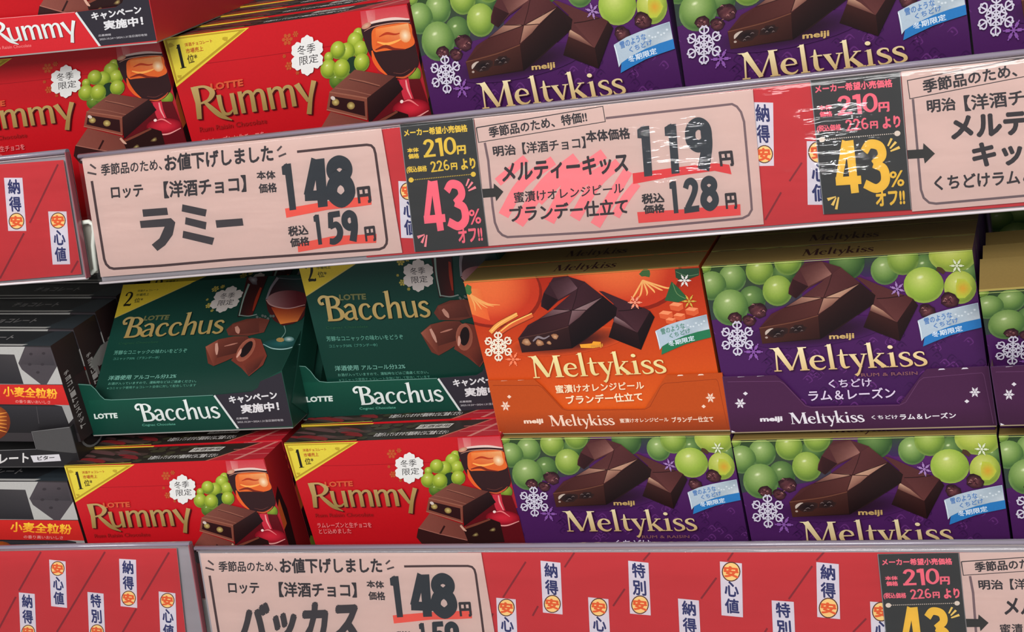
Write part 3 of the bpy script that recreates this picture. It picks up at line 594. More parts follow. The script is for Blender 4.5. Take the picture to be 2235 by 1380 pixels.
# ---- green box
B2Q = [(645, 555), (1082, 535), (1162, 848), (722, 865)]
B1Q = [(269, 622), (678, 598), (640, 865), (200, 880)]
def bacchus():
    a = Art(B2Q, (0, -.3, 1, 1)); a.page(500, 540, 3.725)
    a.quad4([(540, 55), (2170, -20), (2560, 1500), (900, 1500)], (20, 66, 56), (18, 56, 48), (12, 48, 38), (12, 52, 42), 5)
    a.poly([(540, 56), (1190, 26), (626, 396)], (212, 184, 52)); a.stroke([(1150, 52), (626, 396)], 9, (198, 176, 92), 0)
    a.word('2', (640, 278), (716, 272), (606, 138), (30, 30, 18), fat=1.35)
    a.txt('洋酒チョコレート', (706, 134), (890, 124), (700, 112), (96, 96, 40), .02); a.txt('市場売上', (712, 180), (826, 172), (708, 152), (96, 96, 40), .02)
    a.txt('位*', (728, 246), (800, 238), (716, 200), (90, 84, 36), .02)
    for x, y, r in ((1395, 118, 32), (1450, 96, 20), (1410, 286, 28), (1372, 226, 12), (1462, 338, 14)): a.flake(x, y, r, (176, 160, 74), 0, .2)
    a.badge(1540, 226, 134, (206, 196, 190))
    a.txt('冬季', (1478, 224), (1600, 214), (1470, 166), (44, 40, 46)); a.txt('限定', (1488, 292), (1618, 282), (1480, 236), (44, 40, 46))
    a.txt('LOTTE', (902, 428), (1114, 420), (898, 384), (110, 112, 72), .05)
    a.word('BacchuS', (762, 602), (1648, 562), (728, 398), ((200, 172, 110), (166, 138, 80)), 1, shadow=(8, 30, 24), sh=(.03, -.03))
    a.txt('Cognac Chocolate', (792, 668), (1132, 656), (790, 642), (40, 88, 62), 0)
    a.txt('芳醇なコニャックの味わいをどうぞ', (798, 762), (1420, 746), (790, 722), (96, 158, 140), .01)
    a.txt('コニャック50%（ブランデー中）', (818, 814), (1210, 804), (814, 788), (80, 146, 128), .01)
    a.txt('洋酒使用', (866, 1004), (1056, 996), (860, 962), (106, 162, 146), .02); a.txt('アルコール分3.2%', (1082, 996), (1436, 984), (1076, 958), (106, 162, 146), .02)
    a.txt('お酒が入っていますので、運転時などはご遠慮ください。', (890, 1048), (1625, 1024), (884, 1024), (90, 150, 132), .01)
    a.txt('※コニャック使用チョコレート全体に対して配合しています', (900, 1090), (1640, 1062), (892, 1066), (80, 140, 122), .01)
    # photo part, measured on the tilted box
    a.page(500, 540, 3.725, B1Q)
    for y in (0,):
        a.quad4([(150, 240), (320, 230), (190, 560), (70, 570)], (60, 14, 18), (40, 10, 14), (74, 18, 16), (30, 22, 20), 3)
        a.stroke([(165, 300), (120, 420), (84, 560)], [16, 12, 8], (130, 150, 140), 4); a.stroke([(262, 330), (225, 430), (196, 520)], [16, 24, 10], (146, 44, 24), 4)
        a.blob(200, 268, 46, 30, lambda u, v: mixc((150, 148, 150), (70, 60, 66), math.hypot(u, v)), .4, 2, 9, wob=.2)
        a.stroke([(90, 555), (160, 562), (230, 548)], 8, (120, 130, 124), 4)
    a.quad4([(380, 240), (640, 236), (640, 480), (300, 420)], (36, 34, 38), (24, 70, 66), (60, 22, 26), (54, 20, 26), 3)
    a.stroke([(400, 250), (345, 330), (305, 430)], [22, 18, 14], (124, 116, 122), 4)
    a.stroke([(400, 252), (520, 262), (640, 256)], 5, (96, 100, 102), 4)
    a.poly([(300, 425), (640, 380), (645, 520), (590, 590), (520, 625), (440, 640), (370, 600), (318, 520)], (70, 20, 20))
    a.quad4([(345, 490), (625, 488), (560, 605), (420, 628)], (150, 52, 28), (112, 38, 24), (184, 98, 46), (206, 116, 50), 3)
    a.blob(480, 425, 168, 72, lambda u, v: mixc((150, 112, 112), (84, 26, 32), (u + 1.0) / 1.5), -.04, 4, 28)
    a.stroke([(305, 430), (350, 475), (480, 500), (620, 470)], [8, 10, 8, 6], (176, 132, 128), 6)
    a.stroke([(450, 640), (462, 690), (430, 740)], [10, 7, 9], (92, 120, 112), 4)
    a.blob(425, 785, 150, 42, lambda u, v: mixc((30, 84, 84), (18, 56, 54), math.hypot(u, v)), -.05, 3, 28)
    a.stroke([(280, 790), (360, 826), (470, 828), (585, 790)], [4, 9, 9, 4], (140, 172, 168), 6)
    a.blob(420, 755, 34, 18, (150, 120, 70), 0, 1, 10); a.blob(490, 750, 44, 22, lambda u, v: mixc((180, 190, 186), (50, 96, 92), math.hypot(u, v)), 0, 2, 12)
    for k in range(7): a.blob(232 + 22 * k, 570 + 14 * math.sin(k * 2), 12, 12, (86, 92, 88), 0, 1, 6)
    a.page(500, 540, 3.725)
    def praline(P, c1, c2, c3):
        a.poly(P, c1)
    a.poly([(1668, 530), (1700, 470), (1800, 428), (1920, 420), (2000, 440), (2000, 560), (1880, 592), (1710, 586)], (96, 46, 36))
    a.quad4([(1700, 480), (1900, 425), (1960, 560), (1720, 582)], (112, 56, 44), (96, 46, 38), (74, 34, 28), (86, 40, 32), 3)
    a.stroke([(1740, 500), (1770, 540), (1790, 570)], [22, 34, 10], (178, 126, 110), 4)
    a.poly([(1560, 692), (1640, 624), (1760, 596), (1870, 596), (1930, 640), (1930, 740), (1790, 830), (1708, 876), (1650, 850)], (104, 48, 36))
    a.quad4([(1640, 628), (1880, 596), (1930, 730), (1700, 800)], (108, 52, 40), (90, 42, 34), (60, 26, 22), (84, 38, 30), 3)
    a.quad4([(1562, 694), (1640, 630), (1705, 800), (1706, 872)], (150, 84, 66), (128, 66, 52), (96, 44, 34), (110, 50, 38), 2)
    a.stroke([(1640, 660), (1668, 720), (1690, 770)], [18, 26, 10], (190, 140, 124), 4); a.stroke([(1720, 690), (1780, 672), (1820, 660)], [6, 14, 4], (170, 112, 96), 4)
    a.page(500, 540, 3.725, B1Q)
    a.poly([(20, 922), (120, 800), (190, 738), (262, 752), (312, 885), (280, 960), (165, 1052), (104, 985)], (112, 48, 36))
    a.quad4([(110, 930), (300, 880), (240, 980), (160, 1050)], (120, 52, 38), (104, 46, 34), (64, 26, 22), (80, 32, 26), 2)
    a.blob(140, 838, 110, 58, lambda u, v: mixc((116, 54, 42), (150, 84, 66), math.hypot(u, v)), -.95, 3, 20)
    a.blob(146, 832, 78, 32, (26, 14, 16), -.95, 2, 18); a.stroke([(66, 900), (90, 862), (104, 830)], [10, 22, 8], (206, 150, 132), 4)
    return a
# ---- dark biscuit box
D1Q = [(-265.6, 752.9), (110.2, 755.4), (171.1, 945.8), (-205.5, 943.3)]
def biscuit():
    a = Art(D1Q, (0, -.15, 1, 1)); a.page(0, 580, 3.991)
    a.quad4([(-1060, 690), (440, 700), (683, 1460), (-820, 1450)], (40, 36, 38), (46, 42, 44), (34, 30, 32), (30, 28, 30), 2)
    a.poly([(-1050, 704), (218, 706), (160, 850), (200, 900), (500, 870), (545, 1035), (-1000, 1030)], (178, 176, 172))
    a.quad4([(-420, 762), (125, 775), (206, 1032), (-420, 1026)], (52, 50, 52), (66, 62, 64), (44, 42, 46), (40, 38, 40), 2)
    a.quad4([(-980, 762), (-450, 770), (-450, 1030), (-930, 1030)], (96, 60, 46), (66, 40, 34), (50, 32, 30), (84, 50, 40), 2)
    a.poly([(218, 706), (440, 712), (500, 872), (392, 1062), (190, 905), (160, 850)], (72, 66, 70))
    a.quad4([(225, 715), (432, 718), (480, 870), (180, 860)], (80, 72, 76), (74, 66, 70), (58, 54, 58), (66, 60, 64), 2)
    for x, y in ((270, 770), (380, 765), (260, 860), (370, 860), (330, 930)): a.blob(x, y, 16, 12, (54, 48, 52), 0, 1, 8)
    a.quad4([(-1000, 1028), (545, 1040), (605, 1215), (-950, 1196)], (196, 40, 36), (206, 42, 38), (190, 36, 34), (180, 34, 32), 1)
    a.txt('小麦全粒粉', (32, 1136), (500, 1160), (28, 1052), ((250, 206, 60), (236, 140, 40)), .03)
    a.txt('の香り高いおいしさ', (136, 1196), (440, 1204), (134, 1168), (222, 150, 140), .01)
    a.poly([(470, 1212), (606, 1216), (640, 1330), (600, 1377), (540, 1225)], (150, 148, 146))
    a.quad4([(-900, 1205), (540, 1225), (620, 1460), (-850, 1440)], (44, 42, 46), (50, 48, 52), (30, 28, 30), (28, 26, 28), 2)
    a.stroke([(318, 1225), (340, 1377)], 4, (76, 72, 74), 0)
    a.blob(-50, 1370, 140, 150, lambda u, v: mixc((216, 122, 44), (110, 44, 18), math.hypot(u + .2, v + .2)), .3, 5, 22)
    for k in range(6): a.stroke([(-150 + 20 * k, 1250 + 30 * k), (-40, 1290 + 26 * k), (60, 1280 + 34 * k)], [4, 12, 4], (226, 146, 60), 4)
    return a
# ---- tray faces
def t_lineup(a, flakes):
    pass
MT = [(1578, 824), (2156.5, 800.5), (2174.6, 928.6), (1596, 944)]
def melty_tray(kind):
    a = Art(MT, (0, 0, 1, 1)); a.page(1560, 780, 3.311); pur = kind == 'purple'
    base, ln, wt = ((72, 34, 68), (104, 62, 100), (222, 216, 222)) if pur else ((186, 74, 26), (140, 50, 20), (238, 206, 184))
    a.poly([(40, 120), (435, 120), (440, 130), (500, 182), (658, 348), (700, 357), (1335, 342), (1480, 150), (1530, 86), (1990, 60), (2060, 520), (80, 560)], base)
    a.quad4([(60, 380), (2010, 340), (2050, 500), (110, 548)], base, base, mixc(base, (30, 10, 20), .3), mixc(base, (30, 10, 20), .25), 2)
    a.stroke([(92, 178), (470, 174), (500, 190), (655, 352), (700, 362), (1335, 346), (1380, 325), (1478, 170), (1510, 148), (1930, 112), (1945, 130), (2015, 480)], 3.5, ln, 0)
    a.flake(185, 333, 38, wt, 2, .17); a.flake(1880, 252, 38, wt, 2, .17)
    for x, y in ((222, 262), (1822, 318)): a.poly([(x - 18, y), (x, y - 14), (x + 18, y), (x, y + 14)], wt)
    for x, y in ((190, 136), (330, 130), (1640, 84), (1808, 78)): a.poly([(x - 26, y + 8), (x - 6, y - 12), (x + 12, y - 6), (x + 26, y + 4)], wt)
    a.poly([(122, 528), (150, 540), (122, 545)], wt)
    a.txt('meiji', (334, 474), (488, 468), (330, 434), wt, .05)
    a.word('Meltykiss', (548, 482), (1086, 466), (530, 402), wt, fat=1.15)
    if pur:
        a.txt('くちどけ', (1136, 448), (1325, 444), (1130, 420), wt, .02); a.txt('ラム＆レーズン', (1342, 450), (1745, 438), (1336, 410), wt, .03)
    else:
        a.txt('蜜漬けオレンジピール', (1130, 450), (1530, 436), (1125, 418), wt, .02); a.txt('ブランデー仕立て', (1560, 442), (1900, 432), (1554, 402), wt, .03)
    return a
BT = [(635, 797), (1103, 775), (1126, 893), (661, 916)]
BT_OUT = [(500, 958), (560, 962), (622, 968), (660, 1005), (700, 1058), (735, 1090), (800, 1096), (1690, 1064), (2010, 1040), (2060, 1010), (2080, 960), (2248, 880), (2328, 1325), (603, 1400)]
def bacchus_tray(red=False):
    a = Art(BT, (0, 0, 1, 1)); a.page(500, 540, 3.725)
    g1, g2 = ((18, 74, 58), (13, 56, 46)) if not red else ((204, 40, 48), (196, 34, 42))
    a.poly(BT_OUT, mixc(g1, g2, .4)); a.quad4([(590, 1100), (1712, 1072), (1890, 1344), (600, 1398)], g1, g1, g2, g2, 2)
    a.poly([(1695, 1064), (2010, 1040), (2060, 1010), (2080, 960), (2250, 892), (2330, 1330), (1890, 1345)], (46, 42, 50))
    a.stroke([(505, 962), (620, 970), (662, 1008), (702, 1062), (737, 1092), (800, 1098), (1690, 1066)], 4, (120, 160, 150) if not red else (232, 150, 150), 0)
    a.stroke([(1700, 1068), (1888, 1342)], 16, (206, 210, 208), 0)
    a.txt('LOTTE', (632, 1258), (842, 1250), (628, 1218), (212, 222, 216), .05)
    wt = ((226, 232, 228), (206, 212, 208))
    if red: a.word('RummY', (1062, 1275), (1720, 1248), (1020, 1110), wt, shadow=(120, 16, 24))
    else: a.word('BacchuS', (1040, 1284), (1752, 1250), (1008, 1136), wt, shadow=(10, 44, 36))
    a.txt('Rum Raisin Chocolate' if red else 'Cognac Chocolate', (1062, 1326), (1356, 1316), (1060, 1302), (90, 160, 138) if not red else (232, 120, 120), .01)
    a.txt('キャンペーン', (1830, 1136), (2215, 1098), (1818, 1078), (214, 212, 214), .04)
    a.txt('実施中！', (1925, 1214), (2225, 1190), (1915, 1146), (214, 212, 214), .04)
    a.txt('応募期間', (1876, 1264), (1972, 1260), (1874, 1248), (170, 166, 170), .02)
    a.txt('2023.10.24〜2024.1.31当日消印有効', (1884, 1294), (2255, 1276), (1882, 1276), (170, 166, 170), .02)
    return a
# ---- price cards
PINKC = (206, 177, 168); INK = (46, 42, 46); SRED = (226, 84, 70)
C1Q = [(178, 343), (832, 280), (878, 552), (220, 605)]
LQ = [(436, 1208), (1050, 1207), (1090, 1446), (475, 1447)]
Z5 = lambda x, y: (x / 3.991, y / 3.991 + 300)
Z6 = lambda x, y: (x / 3.991 + 500, y / 3.991 + 260)
Z7 = lambda x, y: (x / 3.991 + 1000, y / 3.991 + 200)
Z8 = lambda x, y: (x / 3.311 + 1560, y / 3.311 + 130)
ZA = lambda x, y: (x / 4.47, y / 4.47 + 1130)
ZB = lambda x, y: (x / 3.193 + 400, y / 3.193 + 1130)
ZC = lambda x, y: (x / 3.725 + 1000, y / 3.725 + 1130)
ZD = lambda x, y: (x / 3.311 + 1560, y / 3.311 + 1130)
def yen(a, Z, bl, br, tl, col=INK): a.word('円', Z(*bl), Z(*br), Z(*tl), col, font=BIG, fat=1.5)
def card_a(lower):
    a = Art(C1Q); a.page(quad=C1Q)
    a.quad4(C1Q, PINKC)
    a.stroke([Z5(800, 380), Z5(850, 700), Z5(908, 1060), Z5(925, 1105), Z5(955, 1135), Z5(992, 1145), Z5(1400, 1118), Z6(0, 1225), Z6(600, 1185), Z6(1310, 1135), Z6(1350, 1118), Z6(1372, 1085), Z6(1375, 1050),
              Z6(1330, 700), Z6(1275, 300), Z6(1262, 255), Z6(1238, 230), Z6(1200, 224), Z6(900, 252), Z6(592, 285)], 5.6, (66, 48, 50), 0)
    for p, q in ((Z5(785, 235), Z5(835, 272)), (Z5(762, 306), Z5(840, 322)), (Z6(458, 236), Z6(420, 277)), (Z6(432, 327), Z6(497, 300))): a.stroke([p, q], 4.2, (70, 60, 62), 0)
    a.txt('季節品のため、', Z5(885, 333), Z5(1412, 283), Z5(878, 235), INK, .022)
    a.txt('お値下げしました', Z5(1442, 295), Z6(385, 365), Z5(1432, 155), INK, .035)
    a.txt('ロッテ', Z5(975, 535), Z5(1250, 514), Z5(966, 434), INK, .03)
    a.txt('【洋酒チョコ】', Z5(1435, 528), Z5(2145, 470), Z5(1426, 388), INK, .03)
    if not lower:
        K = (56, 52, 56)
        for P in ([(1240, 628), (1455, 612), (1465, 675), (1248, 692)], [(1218, 728), (1490, 703), (1528, 740), (1505, 850), (1440, 940), (1372, 990), (1322, 935), (1390, 880), (1435, 778), (1228, 790)],
                  [(1590, 583), (1802, 628), (1790, 690), (1583, 645)], [(1618, 695), (1800, 738), (1792, 803), (1612, 757)], [(1597, 813), (1868, 875), (1850, 937), (1590, 875)], [(1878, 722), (2112, 705), (2122, 768), (1888, 788)]):
            a.poly([Z5(*p) for p in P], K)
    a.txt('本体', Z6(245, 525), Z6(405, 520), Z6(240, 455), INK, .03); a.txt('価格', Z6(264, 645), Z6(418, 634), Z6(258, 565), INK, .03)
    a.poly([Z6(488, 780), Z6(860, 715), Z6(1100, 684), Z6(1240, 672), Z6(1242, 745), Z6(1100, 766), Z6(860, 790), Z6(500, 860)], SRED)
    a.poly([Z6(597, 1085), Z6(900, 1020), Z6(1285, 1000), Z6(1283, 1078), Z6(1050, 1088), Z6(800, 1125), Z6(603, 1160)], SRED)
    D = (42, 48, 54)
    a.word('1', Z6(498, 798), Z6(584, 790), Z6(455, 386), D, font=BIG, fat=1.1)
    a.word('4', Z6(668, 780), Z6(880, 760), Z6(640, 360), D, font=BIG, fat=1.1); a.word('8', Z6(876, 766), Z6(1096, 750), Z6(848, 335), D, font=BIG, fat=1.22)
    yen(a, Z6, (1132, 735), (1240, 722), (1116, 598))
    a.word('1', Z6(762, 1096), Z6(812, 1092), Z6(733, 830), D, font=BIG, fat=1.1); a.word('5', Z6(872, 1092), Z6(1006, 1080), Z6(848, 814), D, font=BIG, fat=1.05)
    a.word('9', Z6(1000, 1070), Z6(1140, 1060), Z6(976, 802), D, font=BIG, fat=1.15); yen(a, Z6, (1195, 1066), (1282, 1056), (1180, 942))
    a.txt('税込', Z6(522, 1022), Z6(692, 1004), Z6(515, 938), INK, .03); a.txt('価格', Z6(540, 1115), Z6(704, 1098), Z6(532, 1040), INK, .03)
    if lower:
        a.page(quad=LQ)
        a.txt('バッカス', ZB(385, 890), ZB(1215, 862), ZB(400, 612), (56, 52, 56), .055)
    return a
C2Q = [(1035, 258), (1643, 195), (1667, 490), (1067, 537)]
def card_b(scrib):
    a = Art(C2Q); a.page(quad=C2Q); a.quad4(C2Q, PINKC)
    bc = (112, 92, 96)
    a.stroke([Z7(232, 445), Z7(262, 600), Z7(300, 1000), Z7(320, 1140), Z7(350, 1215), Z7(385, 1250), Z7(430, 1268), Z7(1200, 1225), Z7(2000, 1150), Z8(100, 1158), Z8(200, 1148), Z8(245, 1125), Z8(268, 1085),
              Z8(262, 1000), Z8(235, 700), Z8(212, 450), Z8(190, 380), Z8(160, 340), Z8(125, 322), Z7(2235, 126), Z7(1800, 174), Z7(1285, 232)], 5.2, bc, 0)
    a.stroke([Z7(158, 315), Z7(1260, 128), Z7(1282, 262), Z7(178, 443), Z7(158, 315)], 2.4, INK, 0)
    a.txt('季節品のため、特価!!', Z7(276, 402), Z7(1125, 262), Z7(262, 312), INK, .03)
    a.txt('明治', Z7(312, 566), Z7(505, 548), Z7(300, 478), INK, .03); a.txt('【洋酒チョコ】', Z7(566, 545), Z7(1112, 490), Z7(556, 446), INK, .022)
    a.txt('本体価格', Z7(1122, 440), Z7(1500, 408), Z7(1110, 345), INK, .035)
    if scrib:
        pk = (240, 128, 134)
        for P, w in (([(345, 790), (450, 700), (590, 580)], 20), ([(395, 1080), (560, 800), (830, 600)], 24), ([(520, 1150), (760, 800), (1030, 575)], 26), ([(540, 1160), (600, 1080)], 16), ([(790, 1130), (1000, 760), (1270, 540)], 26),
                     ([(1015, 1105), (1200, 800), (1400, 620)], 25), ([(1195, 1165), (1340, 920), (1480, 690)], 24), ([(1370, 1085), (1460, 930), (1560, 800)], 20), ([(700, 960), (900, 760), (1100, 640)], 20), ([(900, 1000), (1100, 780), (1330, 640)], 20)):
            a.stroke([Z7(*p) for p in P], [w, w, w * .9], pk, 4)
        dx = 0
    else: dx = 135
    a.txt('メルティーキッス', Z7(390 + dx, 790), Z7(1478 + dx, 698), Z7(388 + dx, 628), INK, .035)
    a.txt('蜜漬けオレンジピール', Z7(492, 970), Z7(1445, 884), Z7(486, 878), INK, .018)
    a.txt('ブランデー仕立て', Z7(458, 1138), Z7(1482, 1062), Z7(448, 1004), INK, .03)
    a.poly([Z7(128, 853), Z7(310, 842), Z7(312, 800), Z7(395, 872), Z7(332, 955), Z7(325, 916), Z7(134, 932)], (44, 44, 42))
    a.poly([Z7(1520, 712), Z7(1900, 660), Z7(2235, 622), Z8(105, 760), Z8(122, 830), Z7(2235, 690), Z7(1900, 735), Z7(1525, 805)], (212, 60, 62))
    a.poly([Z7(1560, 1050), Z7(1900, 1030), Z7(2235, 1000), Z8(185, 1045), Z8(188, 1125), Z7(2100, 1105), Z7(1572, 1146)], (222, 72, 70))
    D = (48, 54, 60)
    a.word('1', Z7(1580, 744), Z7(1692, 735), Z7(1558, 298), D, font=BIG, fat=1.05); a.word('1', Z7(1820, 720), Z7(1928, 712), Z7(1796, 280), D, font=BIG, fat=1.05)
    a.word('9', Z7(2000, 692), Z7(2236, 676), Z7(1974, 240), D, font=BIG, fat=1.15); yen(a, Z8, (45, 772), (138, 764), (32, 668))
    a.word('1', Z7(1858, 1062), Z7(1920, 1058), Z7(1838, 778), D, font=BIG, fat=1.05); a.word('2', Z7(1972, 1062), Z7(2112, 1042), Z7(1958, 762), D, font=BIG)
    a.word('8', Z7(2125, 1040), Z7(2270, 1030), Z7(2112, 742), D, font=BIG, fat=1.12); yen(a, Z8, (86, 1080), (162, 1074), (76, 970))
    a.txt('税込', Z7(1605, 978), Z7(1796, 962), Z7(1600, 895), INK, .035); a.txt('価格', Z7(1622, 1065), Z7(1800, 1050), Z7(1615, 992), INK, .035)
    return a
C3Q = [(1967, 156), (2575, 90), (2604, 410), (1991, 462)]
def card_c():
    a = Art(C3Q); a.page(quad=C3Q); a.quad4(C3Q, PINKC)
    a.stroke([Z8(1432, 285), Z8(1465, 650), Z8(1490, 940), Z8(1510, 1000), Z8(1550, 1035), Z8(1600, 1042), Z8(2235, 985), Z8(3300, 880)], 5.4, (104, 88, 92), 0)
    a.stroke([Z8(2800, -120), Z8(1392, 152), Z8(1410, 284), Z8(2820, 10), Z8(2800, -120)], 2.6, INK, 0)
    a.txt('季節品のため、特価!!', Z8(1512, 243), Z8(2520, 60), Z8(1500, 150), INK, .03)
    a.txt('明治', Z8(1540, 385), Z8(1742, 364), Z8(1532, 294), INK, .03); a.txt('【洋酒チョコ】', Z8(1812, 372), Z8(2560, 292), Z8(1800, 262), INK, .025)
    a.txt('メルティー', Z8(1718, 580), Z8(2640, 505), Z8(1708, 420), INK, .05); a.txt('キッス', Z8(1872, 778), Z8(2430, 735), Z8(1864, 612), INK, .045)
    a.txt('くちどけラム＆レーズン', Z8(1592, 945), Z8(2740, 858), Z8(1585, 842), INK, .03)
    a.poly([Z8(1378, 656), Z8(1505, 648), Z8(1508, 604), Z8(1592, 680), Z8(1518, 752), Z8(1510, 712), Z8(1383, 720)], (44, 44, 42))
    return a
TGQ = [(872, 272), (1033, 258), (1067, 537), (905, 550)]
def tag_card(c1, c2, c3):
    a = Art(TGQ); a.page(quad=TGQ); a.quad4(TGQ, (48, 50, 50)); a.stroke([TGQ[0], TGQ[3]], 3, (126, 130, 134), 0); a.stroke([TGQ[1], TGQ[2]], 3, (126, 124, 124), 0)
    a.txt('メーカー希望小売価格', Z6(1528, 152), Z6(2078, 108), Z6(1520, 92), c1, .04)
    a.txt('本体', Z6(1556, 292), Z6(1652, 284), Z6(1552, 256), c1, .05); a.txt('価格', Z6(1566, 346), Z6(1656, 340), Z6(1562, 304), c1, .05)
    a.word('210', Z6(1698, 340), Z6(1992, 308), Z6(1682, 178), c1, font=BIG, fat=.72); yen(a, Z6, (1992, 308), (2064, 302), (1986, 234), c1)
    a.txt('(税込価格', Z6(1550, 474), Z6(1725, 462), Z6(1546, 416), c1, .04); a.word('226', Z6(1764, 466), Z6(1930, 444), Z6(1746, 370), c1, font=BIG, fat=.72)
    yen(a, Z6, (1938, 442), (1990, 438), (1932, 384), c1); a.txt('より', Z6(2028, 440), Z6(2150, 426), Z6(2016, 352), c1, .05)
    for k in range(34):
        t = (k + .5) / 34; p = Z6(1600 + 520 * t, 530 - 50 * t); a.stroke([p, (p[0] + 1.7, p[1] - .16)], 2.0, c2, 0)
    for p in ((1588, 530), (2130, 480)): a.blob(*Z6(*p), 5.6, 5.6, c2, 0, 1, 12)
    a.word('4', Z6(1715, 990), Z6(1900, 965), Z6(1660, 555), c3, font=BIG, fat=.84); a.word('3', Z6(1900, 975), Z6(2110, 960), Z6(1862, 533), c3, font=BIG, fat=.84)
    a.txt('%', Z6(2102, 918), Z6(2200, 906), Z6(2090, 792), c3, .015)
    a.txt('オフ!!', Z6(2008, 1078), Z6(2212, 1056), Z6(1996, 958), c3, .04)
    for P, w in (([(2068, 582), (2092, 520)], (3, 4.4)), ([(2084, 602), (2124, 548)], (3, 5)), ([(2088, 624), (2152, 592)], (3, 6)), ([(1706, 1004), (1645, 1030)], (2, 7)), ([(1708, 1012), (1682, 1078)], (2, 6)), ([(1726, 1008), (1712, 1112)], (3, 5))):
        a.stroke([Z6(*p) for p in P], list(w), mixc(c3, (255, 240, 220), .25), 0)
    return a
# ---- red promotion strips with little printed tags
def slip(a, TL, TR, BR, BL, s):
    TL, TR, BR, BL = (np.array(p, float) for p in (TL, TR, BR, BL))
    a.poly([TL, TR, BR, BL], (212, 210, 220))
    def P(u, v): return (TL * (1 - u) * (1 - v) + TR * u * (1 - v) + BR * u * v + BL * (1 - u) * v)
    for ch, v0, v1 in zip(s, (.035, .36, .68), (.31, .64, .95)):
        if ch == '安':
            c = (P(0, (v0 + v1) / 2) + P(1, (v0 + v1) / 2)) / 2; r = np.linalg.norm(P(1, .5) - P(0, .5)) * .43
            a.blob(c[0], c[1], r, r * 1.06, (84, 48, 34), 0, 1, 22); a.blob(c[0], c[1], r * .88, r * .94, (244, 208, 128), 0, 1, 22)
            a.txt(ch, P(.2, v1 - .035), P(.82, v1 - .035), P(.18, v0 + .045), (222, 92, 40), .05)
        else: a.txt(ch, P(.2, v1 - .01), P(.82, v1 - .01), P(.18, v0 + .0), (40, 46, 98), .03)
def slashes(a, Z, L, w=4.2, col=(128, 30, 40)):
    for p, q in L: a.stroke([Z(*p), Z(*q)], w, col, 0)
REDS = (188, 44, 50)
# ---- tops and sides of cartons
def top_gold():
    a = Art(UNIT, (0, 0, 1, 1)); a.page(quad=UNIT); a.quad4([(0, 1), (1, 1), (1, 0), (0, 0)], (134, 112, 64), (140, 116, 68), (128, 104, 58), (134, 110, 62), 2)
    a.word('Meltykiss', (.37, .3), (.64, .3), (.37, .74), (62, 34, 34), fat=1.1); a.quad4([(0, .06), (1, .06), (1, 0), (0, 0)], (168, 150, 82)); return a
def top_rummy(strip_=(206, 186, 62)):
    a = Art(UNIT, (0, 0, 1, 1)); a.page(quad=UNIT); a.quad4([(0, 1), (1, 1), (1, 0), (0, 0)], (52, 40, 36), (170, 32, 42), (178, 36, 46), (56, 42, 38), 1)
    a.poly([(0, 0), (.715, 0), (.9, 1), (0, 1)], (46, 38, 34))
    a.poly([(.715, 0), (.9, 1), (.915, 1), (.73, 0)], (196, 110, 90)); a.poly([(.73, 0), (1, 0), (1, 1), (.915, 1)], (184, 36, 48))
    for v in (.3, .62): a.stroke([(.8, v), (1, v)], .03, (214, 110, 110), 0)
    a.stroke([(.86, 0), (.98, 1)], .02, (216, 130, 120), 0)
    rnd = random.Random(5)
    for k in range(16): a.blob(rnd.uniform(.06, .34), rnd.uniform(.15, .8), rnd.uniform(.02, .05), rnd.uniform(.08, .2), [(96, 66, 66), (130, 40, 44), (74, 58, 52)][k % 3], .4, 1, 7, wob=.2)
    for k in range(14): a.blob(rnd.uniform(.36, .72), rnd.uniform(.1, .9), .025, .1, (64, 60, 44), 0, 1, 6)
    a.poly([(.58, .55), (.735, .55), (.745, .8), (.59, .8)], (214, 208, 200)); a.txt('洋酒使用', (.59, .6), (.73, .6), (.595, .76), (60, 50, 48), .02)
    a.txt('お酒が入っていますので運転時などはご遠慮ください', (.41, .18), (.75, .18), (.41, .4), (206, 200, 196), .03)
    a.quad4([(0, .04), (.345, .04), (.345, 0), (0, 0)], strip_)
    return a
def top_dark():
    a = Art(UNIT, (0, 0, 1, 1)); a.page(quad=UNIT); a.quad4([(0, 1), (1, 1), (1, 0), (0, 0)], (40, 42, 46)); a.poly([(.82, 0), (1, 0), (1, 1), (.9, 1)], (52, 60, 66)); a.quad4([(0, .11), (.86, .11), (.84, 0), (0, 0)], (190, 188, 184))
    a.txt('チョコレート', (.45, .4), (.72, .4), (.45, .7), (150, 146, 146), .03); return a
def side_dark():
    a = Art(UNIT, (0, 0, 1, 1)); a.page(quad=UNIT); a.quad4([(0, 1), (1, 1), (1, 0), (0, 0)], (62, 44, 44), (50, 38, 38), (40, 34, 36), (54, 40, 40), 1)
    for k, ch in enumerate('チョコレートビスケット'): a.txt(ch, (.16, .66 - .055 * k), (.38, .665 - .055 * k), (.16, .695 - .055 * k), (196, 188, 184), .03)
    a.poly([(.5, .42), (1, .44), (1, .6), (.5, .6)], (60, 40, 42))
    return a
def side_red():
    a = Art(UNIT, (0, 0, 1, 1)); a.page(quad=UNIT); a.quad4([(0, 1), (1, 1), (1, 0), (0, 0)], (168, 34, 40), (160, 30, 36), (130, 22, 28), (140, 26, 30), 1)
    a.poly([(0, .72), (.25, .78), (.4, .6), (.35, .3), (0, .2)], (44, 24, 26)); a.poly([(0, .66), (.16, .7), (.2, .52), (0, .5)], (206, 100, 48))
    a.blob(.1, .2, .16, .1, (140, 156, 54), 0, 1, 12); a.poly([(0, .0), (.5, .02), (.42, .12), (0, .14)], (190, 40, 56)); a.stroke([(0, .02), (.45, .05), (.52, .16)], .03, (226, 150, 146), 3)
    return a
